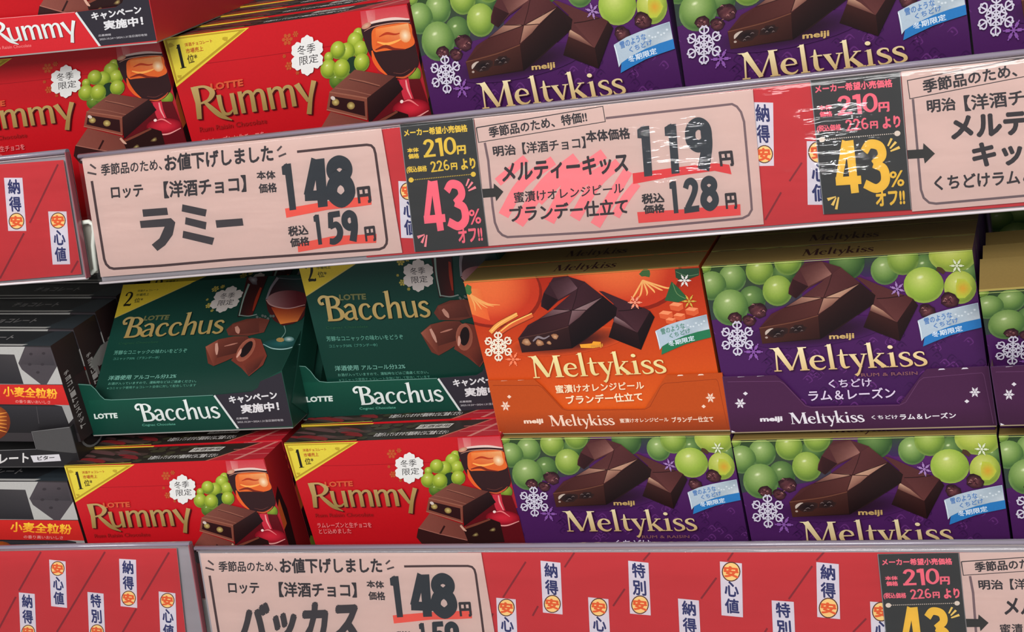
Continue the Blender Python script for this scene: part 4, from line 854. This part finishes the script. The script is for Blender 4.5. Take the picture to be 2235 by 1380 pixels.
def lay3(a, name, Q, n, parent, mats, eps=7e-6):
    """bilinear: Q = TL TR BR BL corners in space"""
    if not hasattr(a, 'c'): a.c = {0: a.clip()}
    V, F, C, L, M = a.c[0]; TL, TR, BR, BL = (np.array(q) for q in Q); u = V[:, :1]; v = V[:, 1:]
    P = TL * (1 - u) * v + TR * u * v + BR * u * (1 - v) + BL * (1 - u) * (1 - v) + np.array(n) * (2e-5 + eps * L)[:, None]
    tri = P[F]; nn = np.cross(tri[:, 1] - tri[:, 0], tri[:, 2] - tri[:, 0]); flip = (nn @ n) < 0; F = F.copy(); F[flip] = F[flip][:, ::-1]
    return mesh_obj(name, P, F, mats, parent, mi=M, cols=C)
MATS = [PRINT, FOIL]
A_MP, A_MO, A_R, A_B, A_D = melty('purple'), melty('orange'), rummy(), bacchus(), biscuit()
print('layers', [round(z.lay) for z in (A_MP, A_MO, A_R, A_B, A_D)])
T_G, T_R, T_D, S_D, S_R = top_gold(), top_rummy(), top_dark(), side_dark(), side_red()
_bm = {}
def bodymat(c):
    if c not in _bm: _bm[c] = mat('carton_board', c, k=.9, rough=.42, noise=.05, nscale=400)
    return _bm[c]
def carton(name, label, quad, pl, art, body, thick, vbot=0., ext=None, top=None, side=None, group=None, cat='box', n=1, pitch=None, labels=None, front=True, step=None):
    ext = np.array(ext if ext is not None else (0, 1., 0)); root = thing(name, label, cat, group)
    q = apply(homog(UNIT, quad), [(0, 1), (1, 1), (1, vbot), (0, vbot)]); F = at(q, pl)
    V, f = prism(F, ext * thick); body_o = mesh_obj('carton', V, f, bodymat(body), root)
    if front: art.lay_on('printed_front', quad, pl, body_o, MATS, vb=vbot)
    F = np.array(F); t = F[0:2] + ext * thick
    if top: lay3(top, 'printed_top', [t[0], t[1], F[1], F[0]], np.cross(F[1] - F[0], ext) / np.linalg.norm(np.cross(F[1] - F[0], ext)), body_o, MATS)
    if side: lay3(side, 'printed_side', [F[1], F[1] + ext * thick, F[2] + ext * thick, F[2]], np.cross(ext, F[1] - F[2]) / np.linalg.norm(np.cross(ext, F[1] - F[2])), body_o, MATS)
    base = (F[2] + F[3]) / 2 + ext * thick / 2; place(root, base)
    out = [root]
    for k in range(1, n):
        r = root.copy(); COL.objects.link(r); r.location = Vector(base + (np.array(step) if step is not None else ext * (pitch or thick)) * k)
        if labels: r['label'] = labels[k - 1]
        for ch in list(root.children):
            c = ch.copy(); COL.objects.link(c); c.parent = r
            for g in list(ch.children):
                d = g.copy(); COL.objects.link(d); d.parent = c
        out.append(r)
    return out
def s_name(n): return 'printed_front'
def outline_tray(name, label, cat, out_px, pl, body, inner, art, quad, depth, rise=0., hb=.03, group=None, right=True, ext=(0, 1., 0), t=.0007):
    """folded board display tray: shaped front, two sides, floor"""
    ext = np.array(ext, float); root = thing(name, label, cat, group); P = at(out_px, pl)
    V, f = prism(P, ext * t); fp = mesh_obj('front_panel', V, f, bodymat(body), root)
    art.lay_on('printed_front', quad, pl, fp, MATS)
    Q = at(quad, pl); TLq, TRq, BRq, BLq = P[0], P[-3], P[-2], P[-1]
    for (tp, bt, sx) in ((TLq, BLq, 1), (TRq, BRq, -1)):
        if sx == -1 and not right: continue
        up = pl.up
        F = [tp, tp + ext * depth * .3 + up * rise, tp + ext * depth + up * rise, bt + ext * depth, bt]
        X = pl.rt * -sx * .0004; V = [np.array(p) for p in F] + [np.array(p) + X for p in F]; n = 5
        f = [tuple(range(5)), tuple(range(9, 4, -1))] + [(i, i + 5, (i + 1) % 5 + 5, (i + 1) % 5) for i in range(5)]
        mesh_obj('side_panel', V, f, [bodymat(body), bodymat(inner)], root, mi=[1, 0, 0, 0, 0, 0, 0])
    F = [BLq, BRq, BRq + ext * depth, BLq + ext * depth]; V, f = prism(F, (0, 0, -t)); mesh_obj('floor_panel', V, f, bodymat(inner), root)
    place(root, (BLq + BRq + ext * depth) / 2)
    return root, P
# ================================================================== STRUCTURE
def boxm(name, x0, x1, y0, y1, z0, z1, m, parent=None):
    return solid(name, [(x0, y0, z0), (x1, y0, z0), (x1, y0, z1), (x0, y0, z1)], (0, y1 - y0, 0), m, parent)
wb = thing('back_panel', 'dark back panel behind the shelves, seen only through gaps', 'shelf panel'); boxm('panel', -.75, .6, .37, .385, -.4, .5, WALLM, wb)
FL = {'upper': -.052, 'lower': -.288}
for k, (nm, z) in enumerate(FL.items()):
    r = thing('shelf_board', 'white steel shelf board behind the %s row of price rails' % nm, 'shelf', 'steel shelf boards')
    boxm('board', -.74, .59, .006, .368, z - .004, z, SHELF, r)
    boxm('front_lip', -.74, .59, .0035, .0058, z - .006, z + .0185, SHELF, r)
    boxm('rear_stiffener', -.74, .59, .20, .204, z - .018, z - .0042, SHELF, r)
    place(r, (0, .18, z - .018))
# ================================================================== PRICE RAILS
LEAN = 9.
RU0 = Plane((0, 0, 0), LEAN)
def rail_plane(A, B):
    A = np.array(A, float); B = np.array(B, float); d = (B - A) / np.linalg.norm(B - A); p = Plane(A, LEAN)
    n = np.cross(d, RU0.up); n /= np.linalg.norm(n); n = n if n[1] < 0 else -n; p.n = n; p.rt = d; p.up = np.cross(d, n) * (1 if np.cross(d, n)[2] > 0 else -1); return p
RU_ = ((-.2962, 0, .0062), (.36, 0, .0050)); RU = rail_plane(*RU_)
RUL_ = ((-.47, 0, .0112), (-.3028, 0, .0098)); RUL = rail_plane(*RUL_)
RL_ = ((-.2868, 0, -.2318), (.36, 0, -.2402)); RL = rail_plane(*RL_)
RLL_ = ((-.50, 0, -.2285), (-.2893, 0, -.2288)); RLL = rail_plane(*RLL_)
def rail(label, A, B, h, cap=None):
    A = np.array(A, float); B = np.array(B, float); d = (B - A) / np.linalg.norm(B - A)
    up = RU0.up; out = RU0.n; root = thing('price_rail', label, 'price rail', 'clear plastic price rails')
    def Pt(p, o, u): return p + out * o + up * u
    bar('top_bead', A, B, [(-x, y) for x, y in circ(.0021, .0014, 14, (0, -.0014))], BEAD, root, up=up)
    bar('top_lip', A, B, [(-x, y) for x, y in circ(.0009, .0006, 10, (.0014, -.0034))], RAILL, root, up=up)
    bar('bottom_bead', A, B, [(-x, y) for x, y in circ(.0013, .0008, 10, (0, -h))], RAILL, root, up=up)
    solid('back_plate', [Pt(A, -.0016, -.003), Pt(B, -.0016, -.003), Pt(B, -.0016, -h), Pt(A, -.0016, -h)], -out * .0012, RAILG, root)
    V = []; F = []; prof = [(.0008, -.0030), (.0019, -.0040), (.0022, -.0052), (.0021, -.02), (.0021, -.045), (.0021, -h + .003), (.0015, -h + .0012)]
    n = 60
    for i in range(n + 1):
        p = A + (B - A) * i / n
        for o, u in prof: V.append(Pt(p, o + .00012 * math.sin(i * 1.7 + u * 90), u))
    m = len(prof)
    for i in range(n):
        for j in range(m - 1): F.append((i * m + j, i * m + j + 1, (i + 1) * m + j + 1, (i + 1) * m + j))
    cv = mesh_obj('clear_cover', V, F, CLEAR, root)
    for p in cv.data.polygons: p.use_smooth = True
    if cap:
        for e, s_ in ((B, -1),):
            solid('end_cap', [Pt(e, .0024, -.0015), Pt(e, -.0026, -.0015), Pt(e, -.0026, -h), Pt(e, .0024, -h)], -d * .0006, RAILL2, root)
    place(root, (A + B) / 2 - up * h); return root
RAILL2 = mat('clear_end_plastic', (150, 84, 92), rough=.2, spec=.6)
RAILL = mat('light_rail_edge', (206, 196, 198), rough=.25, spec=.7)
rail('long clear price rail across the middle, holding two pink cards and two black discount cards', *RU_, .0715)
rail('short clear price rail at left edge of the upper row, holding only a red strip', *RUL_, .0715, cap=True)
rail('long clear price rail at the bottom, with pink card at its left end', *RL_, .0715)
rail('short clear price rail at bottom left, its red strip covered in white slips', *RLL_, .0715, cap=True)
def sheet(name, label, cat, quad, pl, art, off, group=None, t=.0003, mats=(PAPER, PAPER)):
    pl2 = Plane(pl.p + pl.n * off, 0); pl2.n, pl2.up, pl2.rt = pl.n, pl.up, pl.rt
    root = thing(name, label, cat, group); P = at(quad, pl2)
    V, f = prism(P, -pl.n * t); cb = mesh_obj('sheet', V, f, bodymat((226, 214, 210)), root)
    art.lay_on('printed_face', quad, pl2, cb, list(mats), eps=8e-6, base=1.5e-5); place(root, (P[2] + P[3]) / 2); return root
# strips
def strip_art(quad, fn):
    a = Art(quad); a.page(quad=quad); a.quad4(quad, REDS); fn(a); return a
def f_ul(a):
    slashes(a, Z5, [((505, 235), (260, 745)), ((210, 835), (0, 1230)), ((680, 1075), (620, 1180))])
    slip(a, Z5(35, 352), Z5(195, 352), Z5(230, 815), Z5(72, 815), '納得安'); slip(a, Z5(420, 645), Z5(580, 645), Z5(612, 1105), Z5(460, 1108), '安心値')
Q = [(-130, 368), Z5(552, 196), Z5(712, 1192), (-95, 622)]
sheet('promotion_strip', 'red paper strip with two white slips in the upper left rail', 'paper strip', Q, RUL, strip_art(Q, f_ul), .0004, 'red promotion strips')
def f_um(a):
    slashes(a, Z8, [((630, 745), (540, 880)), ((480, 960), (365, 1160))])
    slip(a, Z8(262, 308), Z8(422, 312), Z8(428, 768), Z8(298, 770), '納得安'); slip(a, Z8(665, 590), Z8(830, 590), Z8(862, 1050), Z8(672, 1050), '安心値')
    slip(a, Z6(1475, 540), Z6(1640, 545), Z6(1680, 1040), Z6(1500, 1035), '安心値')
Q = [(760, 290), (2500, 100), (2540, 425), (800, 562)]
sheet('promotion_strip', 'red paper strip showing between the cards of the middle rail', 'paper strip', Q, RU, strip_art(Q, f_um), -.0006, 'red promotion strips')
def ext_(Z, TL, TR, dx=20, dy=425): return (Z(*TL), Z(*TR), Z(TR[0] + dx, TR[1] + dy), Z(TL[0] + dx, TL[1] + dy))
def f_ll(a):
    slashes(a, ZA, [((400, 335), (185, 715)), ((1025, 335), (555, 1118)), ((1650, 340), (1375, 805)), ((155, 775), (-60, 1180)), ((1330, 890), (1150, 1200)), ((-200, 335), (-500, 900))])
    slip(a, ZA(480, 410), ZA(640, 428), ZA(655, 882), ZA(500, 865), '安心値'); slip(a, ZA(1163, 402), ZA(1328, 412), ZA(1340, 882), ZA(1178, 865), '納得安')
    slip(a, *ext_(ZA, (185, 730), (340, 745), 18, 465), '納得安'); slip(a, *ext_(ZA, (855, 725), (1012, 742), 18, 465), '特別安'); slip(a, *ext_(ZA, (1550, 720), (1713, 738), 18, 465), '安心値')
Q = [(-150, 1206), ZA(1722, 300), ZA(1845, 1440), (-110, 1462)]
sheet('promotion_strip', 'red paper strip with five white slips in the bottom left rail', 'paper strip', Q, RLL, strip_art(Q, f_ll), .0004, 'red promotion strips')
def f_lm(a):
    slashes(a, ZC, [((550, 360), (365, 650)), ((945, 285), (865, 405)), ((650, 720), (605, 800)), ((1560, 285), (1505, 350)), ((1355, 580), (1260, 720)), ((2100, 490), (1975, 660)), ((285, 780), (245, 850)), ((2235, 285), (2190, 350))])
    slashes(a, ZD, [((790, 250), (735, 310)), ((705, 350), (535, 590)), ((1095, 730), (1000, 828)), ((380, 800), (350, 850))])
    slip(a, *ext_(ZC, (310, 652), (468, 665)), '安心値'); slip(a, ZC(670, 350), ZC(832, 367), ZC(850, 788), ZC(690, 772), '納得安'); slip(a, *ext_(ZC, (1057, 647), (1222, 663)), '安心値')
    slip(a, ZC(1383, 350), ZC(1548, 367), ZC(1567, 795), ZC(1398, 780), '特別安'); slip(a, *ext_(ZC, (1788, 657), (1958, 673)), '納得安')
    slip(a, ZD(38, 316), ZD(197, 330), ZD(205, 720), ZD(50, 705), '安心値'); slip(a, *ext_(ZD, (412, 597), (572, 608), 16, 390), '特別安')
    slip(a, ZD(735, 320), ZD(897, 335), ZD(907, 733), ZD(742, 717), '納得安'); slip(a, *ext_(ZD, (1123, 605), (1280, 616), 16, 390), '安心値')
Q = [(1000, 1206), (2500, 1206), (2530, 1462), (1035, 1462)]
sheet('promotion_strip', 'long red paper strip with white slips right of the bottom pink card', 'paper strip', Q, RL, strip_art(Q, f_lm), -.0006, 'red promotion strips')
# cards
YEL = (226, 190, 66); PNK = (240, 106, 124); CRM = (222, 206, 190)
sheet('price_card', 'pink price card reading 148円 and 159円 in the middle rail, below the red boxes', 'price card', C1Q, RU, card_a(False), .0006, 'pink price cards')
sheet('price_card', 'pink price card with pink highlighter scribble, reading 119円', 'price card', C2Q, RU, card_b(True), .0006, 'pink price cards')
sheet('price_card', 'pink price card cut off by the right edge of the middle rail, beside yellow 43%', 'price card', C3Q, RU, card_c(), .0006, 'pink price cards')
sheet('price_card', 'pink price card reading 148円 in the bottom rail, cut off below', 'price card', LQ, RL, (lambda a: a)(card_a(True)), .0006, 'pink price cards')
Q = [(2094, 1207), (2715, 1200), (2746, 1462), (2119, 1470)]
sheet('price_card', 'pink price card at the bottom right corner, cut off by the photo', 'price card', Q, RL, card_b(False), .0006, 'pink price cards')
sheet('discount_card', 'black discount card with yellow 210円 and pink 43%', 'discount card', TGQ, RU, tag_card(YEL, YEL, PNK), .0009, 'black discount cards')
tg = tag_card(PNK, CRM, (230, 184, 62))
sheet('discount_card', 'black discount card with pink 210円 and yellow 43% in the middle rail', 'discount card', [(1768, 175), (1965, 157), (1990, 458), (1797, 468)], RU, tg, .0009, 'black discount cards')
sheet('discount_card', 'black discount card with pink 210円 at the bottom right', 'discount card', [(1915, 1210), (2093, 1207), (2119, 1458), (1941, 1464)], RL, tg, .0009, 'black discount cards')
# ================================================================== ORANGE / PURPLE BOXES
ML = -4.
GUM = 'gold-topped purple chocolate boxes'
def pz(q, z, lean=ML): return plane_z(q, z, lean)
PM1 = plane_at((1095, 945), .026, ML); PM2 = plane_at((1597, 942), .026, ML)
def stack_labels(t, n): return ['%s, %s from the front' % (t, w) for w in ('second', 'third', 'fourth', 'fifth', 'sixth')[:n]]
PB = (76, 36, 96); OB = (190, 84, 34)
carton('chocolate_box', 'front orange chocolate box printed with oranges, standing in the orange tray', M1Q, PM1, A_MO, OB, .0235, top=T_G, n=5, pitch=.0242, group='orange chocolate boxes', labels=stack_labels('gold-topped box in the orange tray', 4))
carton('chocolate_box', 'front purple chocolate box in the full tray right of the orange one', M2Q, PM2, A_MP, PB, .0235, top=T_G, n=5, pitch=.0242, group=GUM, labels=stack_labels('gold-topped box in the purple tray', 4))
M3Q = [(2137, 637), (2790, 592), (2848, 932), (2183, 935)]
PM3 = plane_at((2183, 935), .03, -22); F3 = PM3.n * -1
carton('chocolate_box', 'purple box tipping forward in the tray at the right edge', M3Q, PM3, A_MP, PB, .0235, top=T_G, ext=F3, n=3, step=(0, .0258, -.0015), group=GUM, labels=stack_labels('purple box tipping forward at the right edge', 2))
M3b = [(2160, 448), (2740, 410), (2770, 700), (2195, 735)]
carton('chocolate_box', 'shaded purple box standing further back above the tipped ones', M3b, plane_at((2160, 448), .105, 0), A_MP, PB, .0235, top=T_G, group=GUM)
M4Q = [(1095, 957), (1593, 950), (1651, 1280), (1160, 1272)]; M5Q = [(1597, 962), (2175, 948), (2224, 1321), (1666, 1310)]; M6Q = [(2180, 951), (2760, 938), (2812, 1305), (2231, 1315)]
for q, l in ((M4Q, 'purple box on the lower shelf, directly below the orange box'), (M5Q, 'purple box on the lower shelf, below the purple tray'), (M6Q, 'purple box on the lower shelf, cut by the right edge')):
    carton('chocolate_box', l, q, plane_at(q[0], .021, ML), A_MP, PB, .0235, vbot=-.0, top=T_G, n=3, pitch=.0242, group=GUM, labels=stack_labels(l.replace(', directly', '').replace(',', ''), 2))
U1Q = [(893, -4), (1442, -79), (1518, 354), (975, 388)]
U2Q = [(1460, -71), (2089, -156), (2140, 285), (1516, 331)]
U3Q = [(2096, -150), (2760, -245), (2815, 235), (2146, 290)]
for q, l in ((U1Q, 'upper shelf purple box beside the red boxes'), (U2Q, 'upper shelf purple box above the black discount card'), (U3Q, 'upper shelf purple box in the top right corner')):
    carton('chocolate_box', l, q, plane_at(q[2], .03, ML), A_MP, PB, .0235, top=T_G, group=GUM)
# trays of the gold-topped boxes
MOUT = [(60, 142), (438, 132), (500, 182), (658, 348), (700, 358), (1335, 343), (1480, 148), (1530, 86), (1975, 66), (2036, 494), (119, 542)]
mo = [(x / 3.311 + 1560, y / 3.311 + 780) for x, y in MOUT]
def tray_m(label, quad, pl, kind, body, ext=(0, 1, 0), depth=.13):
    px = apply(homog(MT, quad), mo); p2 = Plane(pl.p + pl.n * .0016, 0); p2.n, p2.up, p2.rt = pl.n, pl.up, pl.rt
    return outline_tray('display_tray', label, 'tray', px, p2, body, (150, 132, 104), melty_tray(kind), quad, depth, group='shaped board display trays', ext=ext)
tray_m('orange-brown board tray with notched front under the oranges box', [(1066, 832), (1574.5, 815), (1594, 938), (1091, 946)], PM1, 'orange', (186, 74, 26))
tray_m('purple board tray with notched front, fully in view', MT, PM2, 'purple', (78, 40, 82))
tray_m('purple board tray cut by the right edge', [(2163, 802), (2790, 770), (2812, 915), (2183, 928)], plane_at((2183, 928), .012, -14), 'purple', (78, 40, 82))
# ================================================================== RED BOXES
RB = (176, 28, 36); GR = 'red chocolate boxes'
R1Q = [(355, 84), (888, 8), (955, 313), (440, 384)]; R0Q = [(-150, 145), (348, 88), (415, 340), (-80, 395)]; R2Q = [(140, 1018), (576, 1001), (642, 1232), (210, 1245)]
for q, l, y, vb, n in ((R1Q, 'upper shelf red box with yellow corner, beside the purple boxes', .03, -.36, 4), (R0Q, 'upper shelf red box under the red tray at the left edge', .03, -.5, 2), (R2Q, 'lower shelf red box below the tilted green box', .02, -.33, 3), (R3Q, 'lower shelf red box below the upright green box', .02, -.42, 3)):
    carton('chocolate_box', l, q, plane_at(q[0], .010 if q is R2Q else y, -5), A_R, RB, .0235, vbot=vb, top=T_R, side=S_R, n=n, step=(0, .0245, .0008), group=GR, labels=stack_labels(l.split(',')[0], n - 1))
q = [(-225, -215), (285, -260), (330, 50), (-160, 95)]
PT = plane_z((343, 88), .0605)
# ================================================================== GREEN BOXES AND TRAYS
GB = (20, 70, 56)
ZL2 = -.1785; PB2 = plane_z((661, 916), ZL2); PB1 = plane_at((203, 950), .035)
def tray_b(label, quad, pl, red, body, inner=(150, 146, 142), depth=.11, rise=.012):
    px = apply(homog(BT, quad), [(x / 3.725 + 500, y / 3.725 + 540) for x, y in BT_OUT])
    return outline_tray('display_tray', label, 'tray', px, pl, body, inner, bacchus_tray(red), quad, depth, rise=rise, group='board trays with white lettering')
tray_b('green board tray holding the upright green box', BT, PB2, False, (20, 66, 54))
tray_b('green board tray holding the tilted green box, next to the dark biscuit boxes', [(170, 838), (613, 808), (640, 930), (203, 950)], PB1, False, (20, 66, 54))
tray_b('red board tray on top of the red box in the top left corner', [(-175, 12), (318, -34), (343, 88), (-147, 137)], PT, True, (190, 34, 42), rise=.02, depth=.12)
p = Plane(PB2.p + np.array([0, .004, 0]), -3)
carton('chocolate_box', 'upright green box with yellow corner in its tray', B2Q, p, A_B, GB, .022, vbot=-.1, n=4, pitch=.023, group='green chocolate boxes', labels=stack_labels('green box behind the upright one', 3))
p = Plane(at1(200, 880, Plane(PB1.p + np.array([0, .008, 0]))), 42, 0); e = -p.n
carton('chocolate_box', 'green box leaning far back in its tray, left of the upright one', B1Q, p, A_B, GB, .02, vbot=-.05, ext=e, n=3, step=(.004, .03, -.002), group='green chocolate boxes', labels=stack_labels('green box behind the tilted one', 2))
PTB = Plane(PT.p + np.array([0, .004, 0]), -3)
carton('chocolate_box', 'red box inside the red tray in the top left corner', q, PTB, A_R, RB, .0235, vbot=0, group=GR)
# ================================================================== DARK BISCUIT BOXES
DB = (44, 38, 40)
D2Q = [(x / 3.991, y / 3.991 + 900) for x, y in [(-1125, 590), (585, 600), (805, 1360), (-880, 1350)]]
for q, l, n in ((D1Q, 'dark biscuit box with red band, in front of its stack at the left edge', 5), (D2Q, 'dark biscuit box with red band on the lower shelf, bottom left', 2)):
    carton('biscuit_box', l, q, plane_at(q[1], .021, 0), A_D, DB, .0245, vbot=-.1 if n == 5 else -.1, top=T_D, side=S_D, n=n, step=(0, .026, .0012), group='dark biscuit boxes', labels=stack_labels('dark biscuit box ' + ('above the lettered tray' if n == 5 else 'on the lower shelf'), n - 1))
# its black tray
DT = [(-276, 985), (171, 963), (176, 1018), (-270, 1022)]
def dtray():
    Z2 = lambda x, y: (x / 3.991, y / 3.991 + 900)
    out = [Z2(-1100, 345), Z2(0, 332), Z2(318, 322), Z2(275, 168), Z2(608, 128), Z2(700, 470), Z2(-1080, 480)]
    qd = [Z2(-1100, 128), Z2(608, 128), Z2(700, 475), Z2(-1080, 480)]
    a = Art(qd); a.page(0, 900, 3.991, qd)
    a.poly([(-1100, 345), (0, 332), (318, 322), (275, 168), (608, 128), (700, 470), (-1080, 480)], (34, 32, 34))
    a.poly([(280, 172), (606, 132), (688, 352), (640, 356), (322, 326)], (74, 72, 72)); a.stroke([(-1100, 346), (0, 333), (316, 322), (276, 170), (606, 130)], 5, (120, 118, 118), 0)
    a.txt('チョコレート', (-300, 462), (248, 438), (-300, 380), (206, 202, 200), .03)
    a.poly([(265, 378), (515, 366), (532, 424), (292, 437)], (204, 200, 204)); a.txt('ビター', (330, 420), (475, 410), (326, 386), (50, 46, 50), .03)
    pl = plane_at(Z2(700, 470), .017, 0)
    root, P = outline_tray('display_tray', 'black board tray with white lettering under the dark biscuit boxes', 'tray', out, pl, (34, 32, 34), (60, 58, 58), a, qd, .15, rise=.004, group=None)
    return root
r = dtray()
a = Art(UNIT); a.page(quad=UNIT); a.stroke([(.5 + .4 * math.cos(t * .3), .5 + .42 * math.sin(t * .3)) for t in range(22)], .06, (120, 120, 120), 0)
a.quad4([(.25, .66), (.75, .6), (.72, .4), (.27, .42)], (88, 86, 88)); a.txt('CACAO', (.3, .46), (.7, .47), (.3, .58), (170, 168, 168), .02)
for c in r.children:
    if c.name.startswith('side_panel') and max(v.co.x for v in c.data.vertices) > -.37:
        bb = np.array([tuple(v.co) for v in c.data.vertices]); x = bb[:, 0].max() + 1e-5; z0, z1 = bb[:, 2].min(), bb[:, 2].max(); y0 = bb[:, 1].min()
        o = lay3(a, 'round_logo', [(x, y0 + .004, z1 - .004), (x, y0 + .036, z1 - .004), (x, y0 + .036, z0 + .004), (x, y0 + .004, z0 + .004)], (1, 0, 0), r, MATS); o.location = c.location; break
# ================================================================== WHITE BRACKET IN THE RAIL GAP
r = thing('rail_bracket', 'white plastic hook between the two rails of the upper row', 'bracket')
pl = Plane((0, -.001, 0)); tube3('hook', at([(165, 488), (180, 486), (194, 484), (203, 490), (205, 505), (203, 535), (205, 560), (209, 588), (200, 596), (184, 595)], pl), .0013, WHITEP, r)
P = at([(168, 484), (196, 482), (214, 596), (184, 600)], Plane((0, .002, 0))); solid('mount_plate', P, (0, .0012, 0), mat('grey_plastic', (176, 172, 160), rough=.5), r)
place(r, P[3])
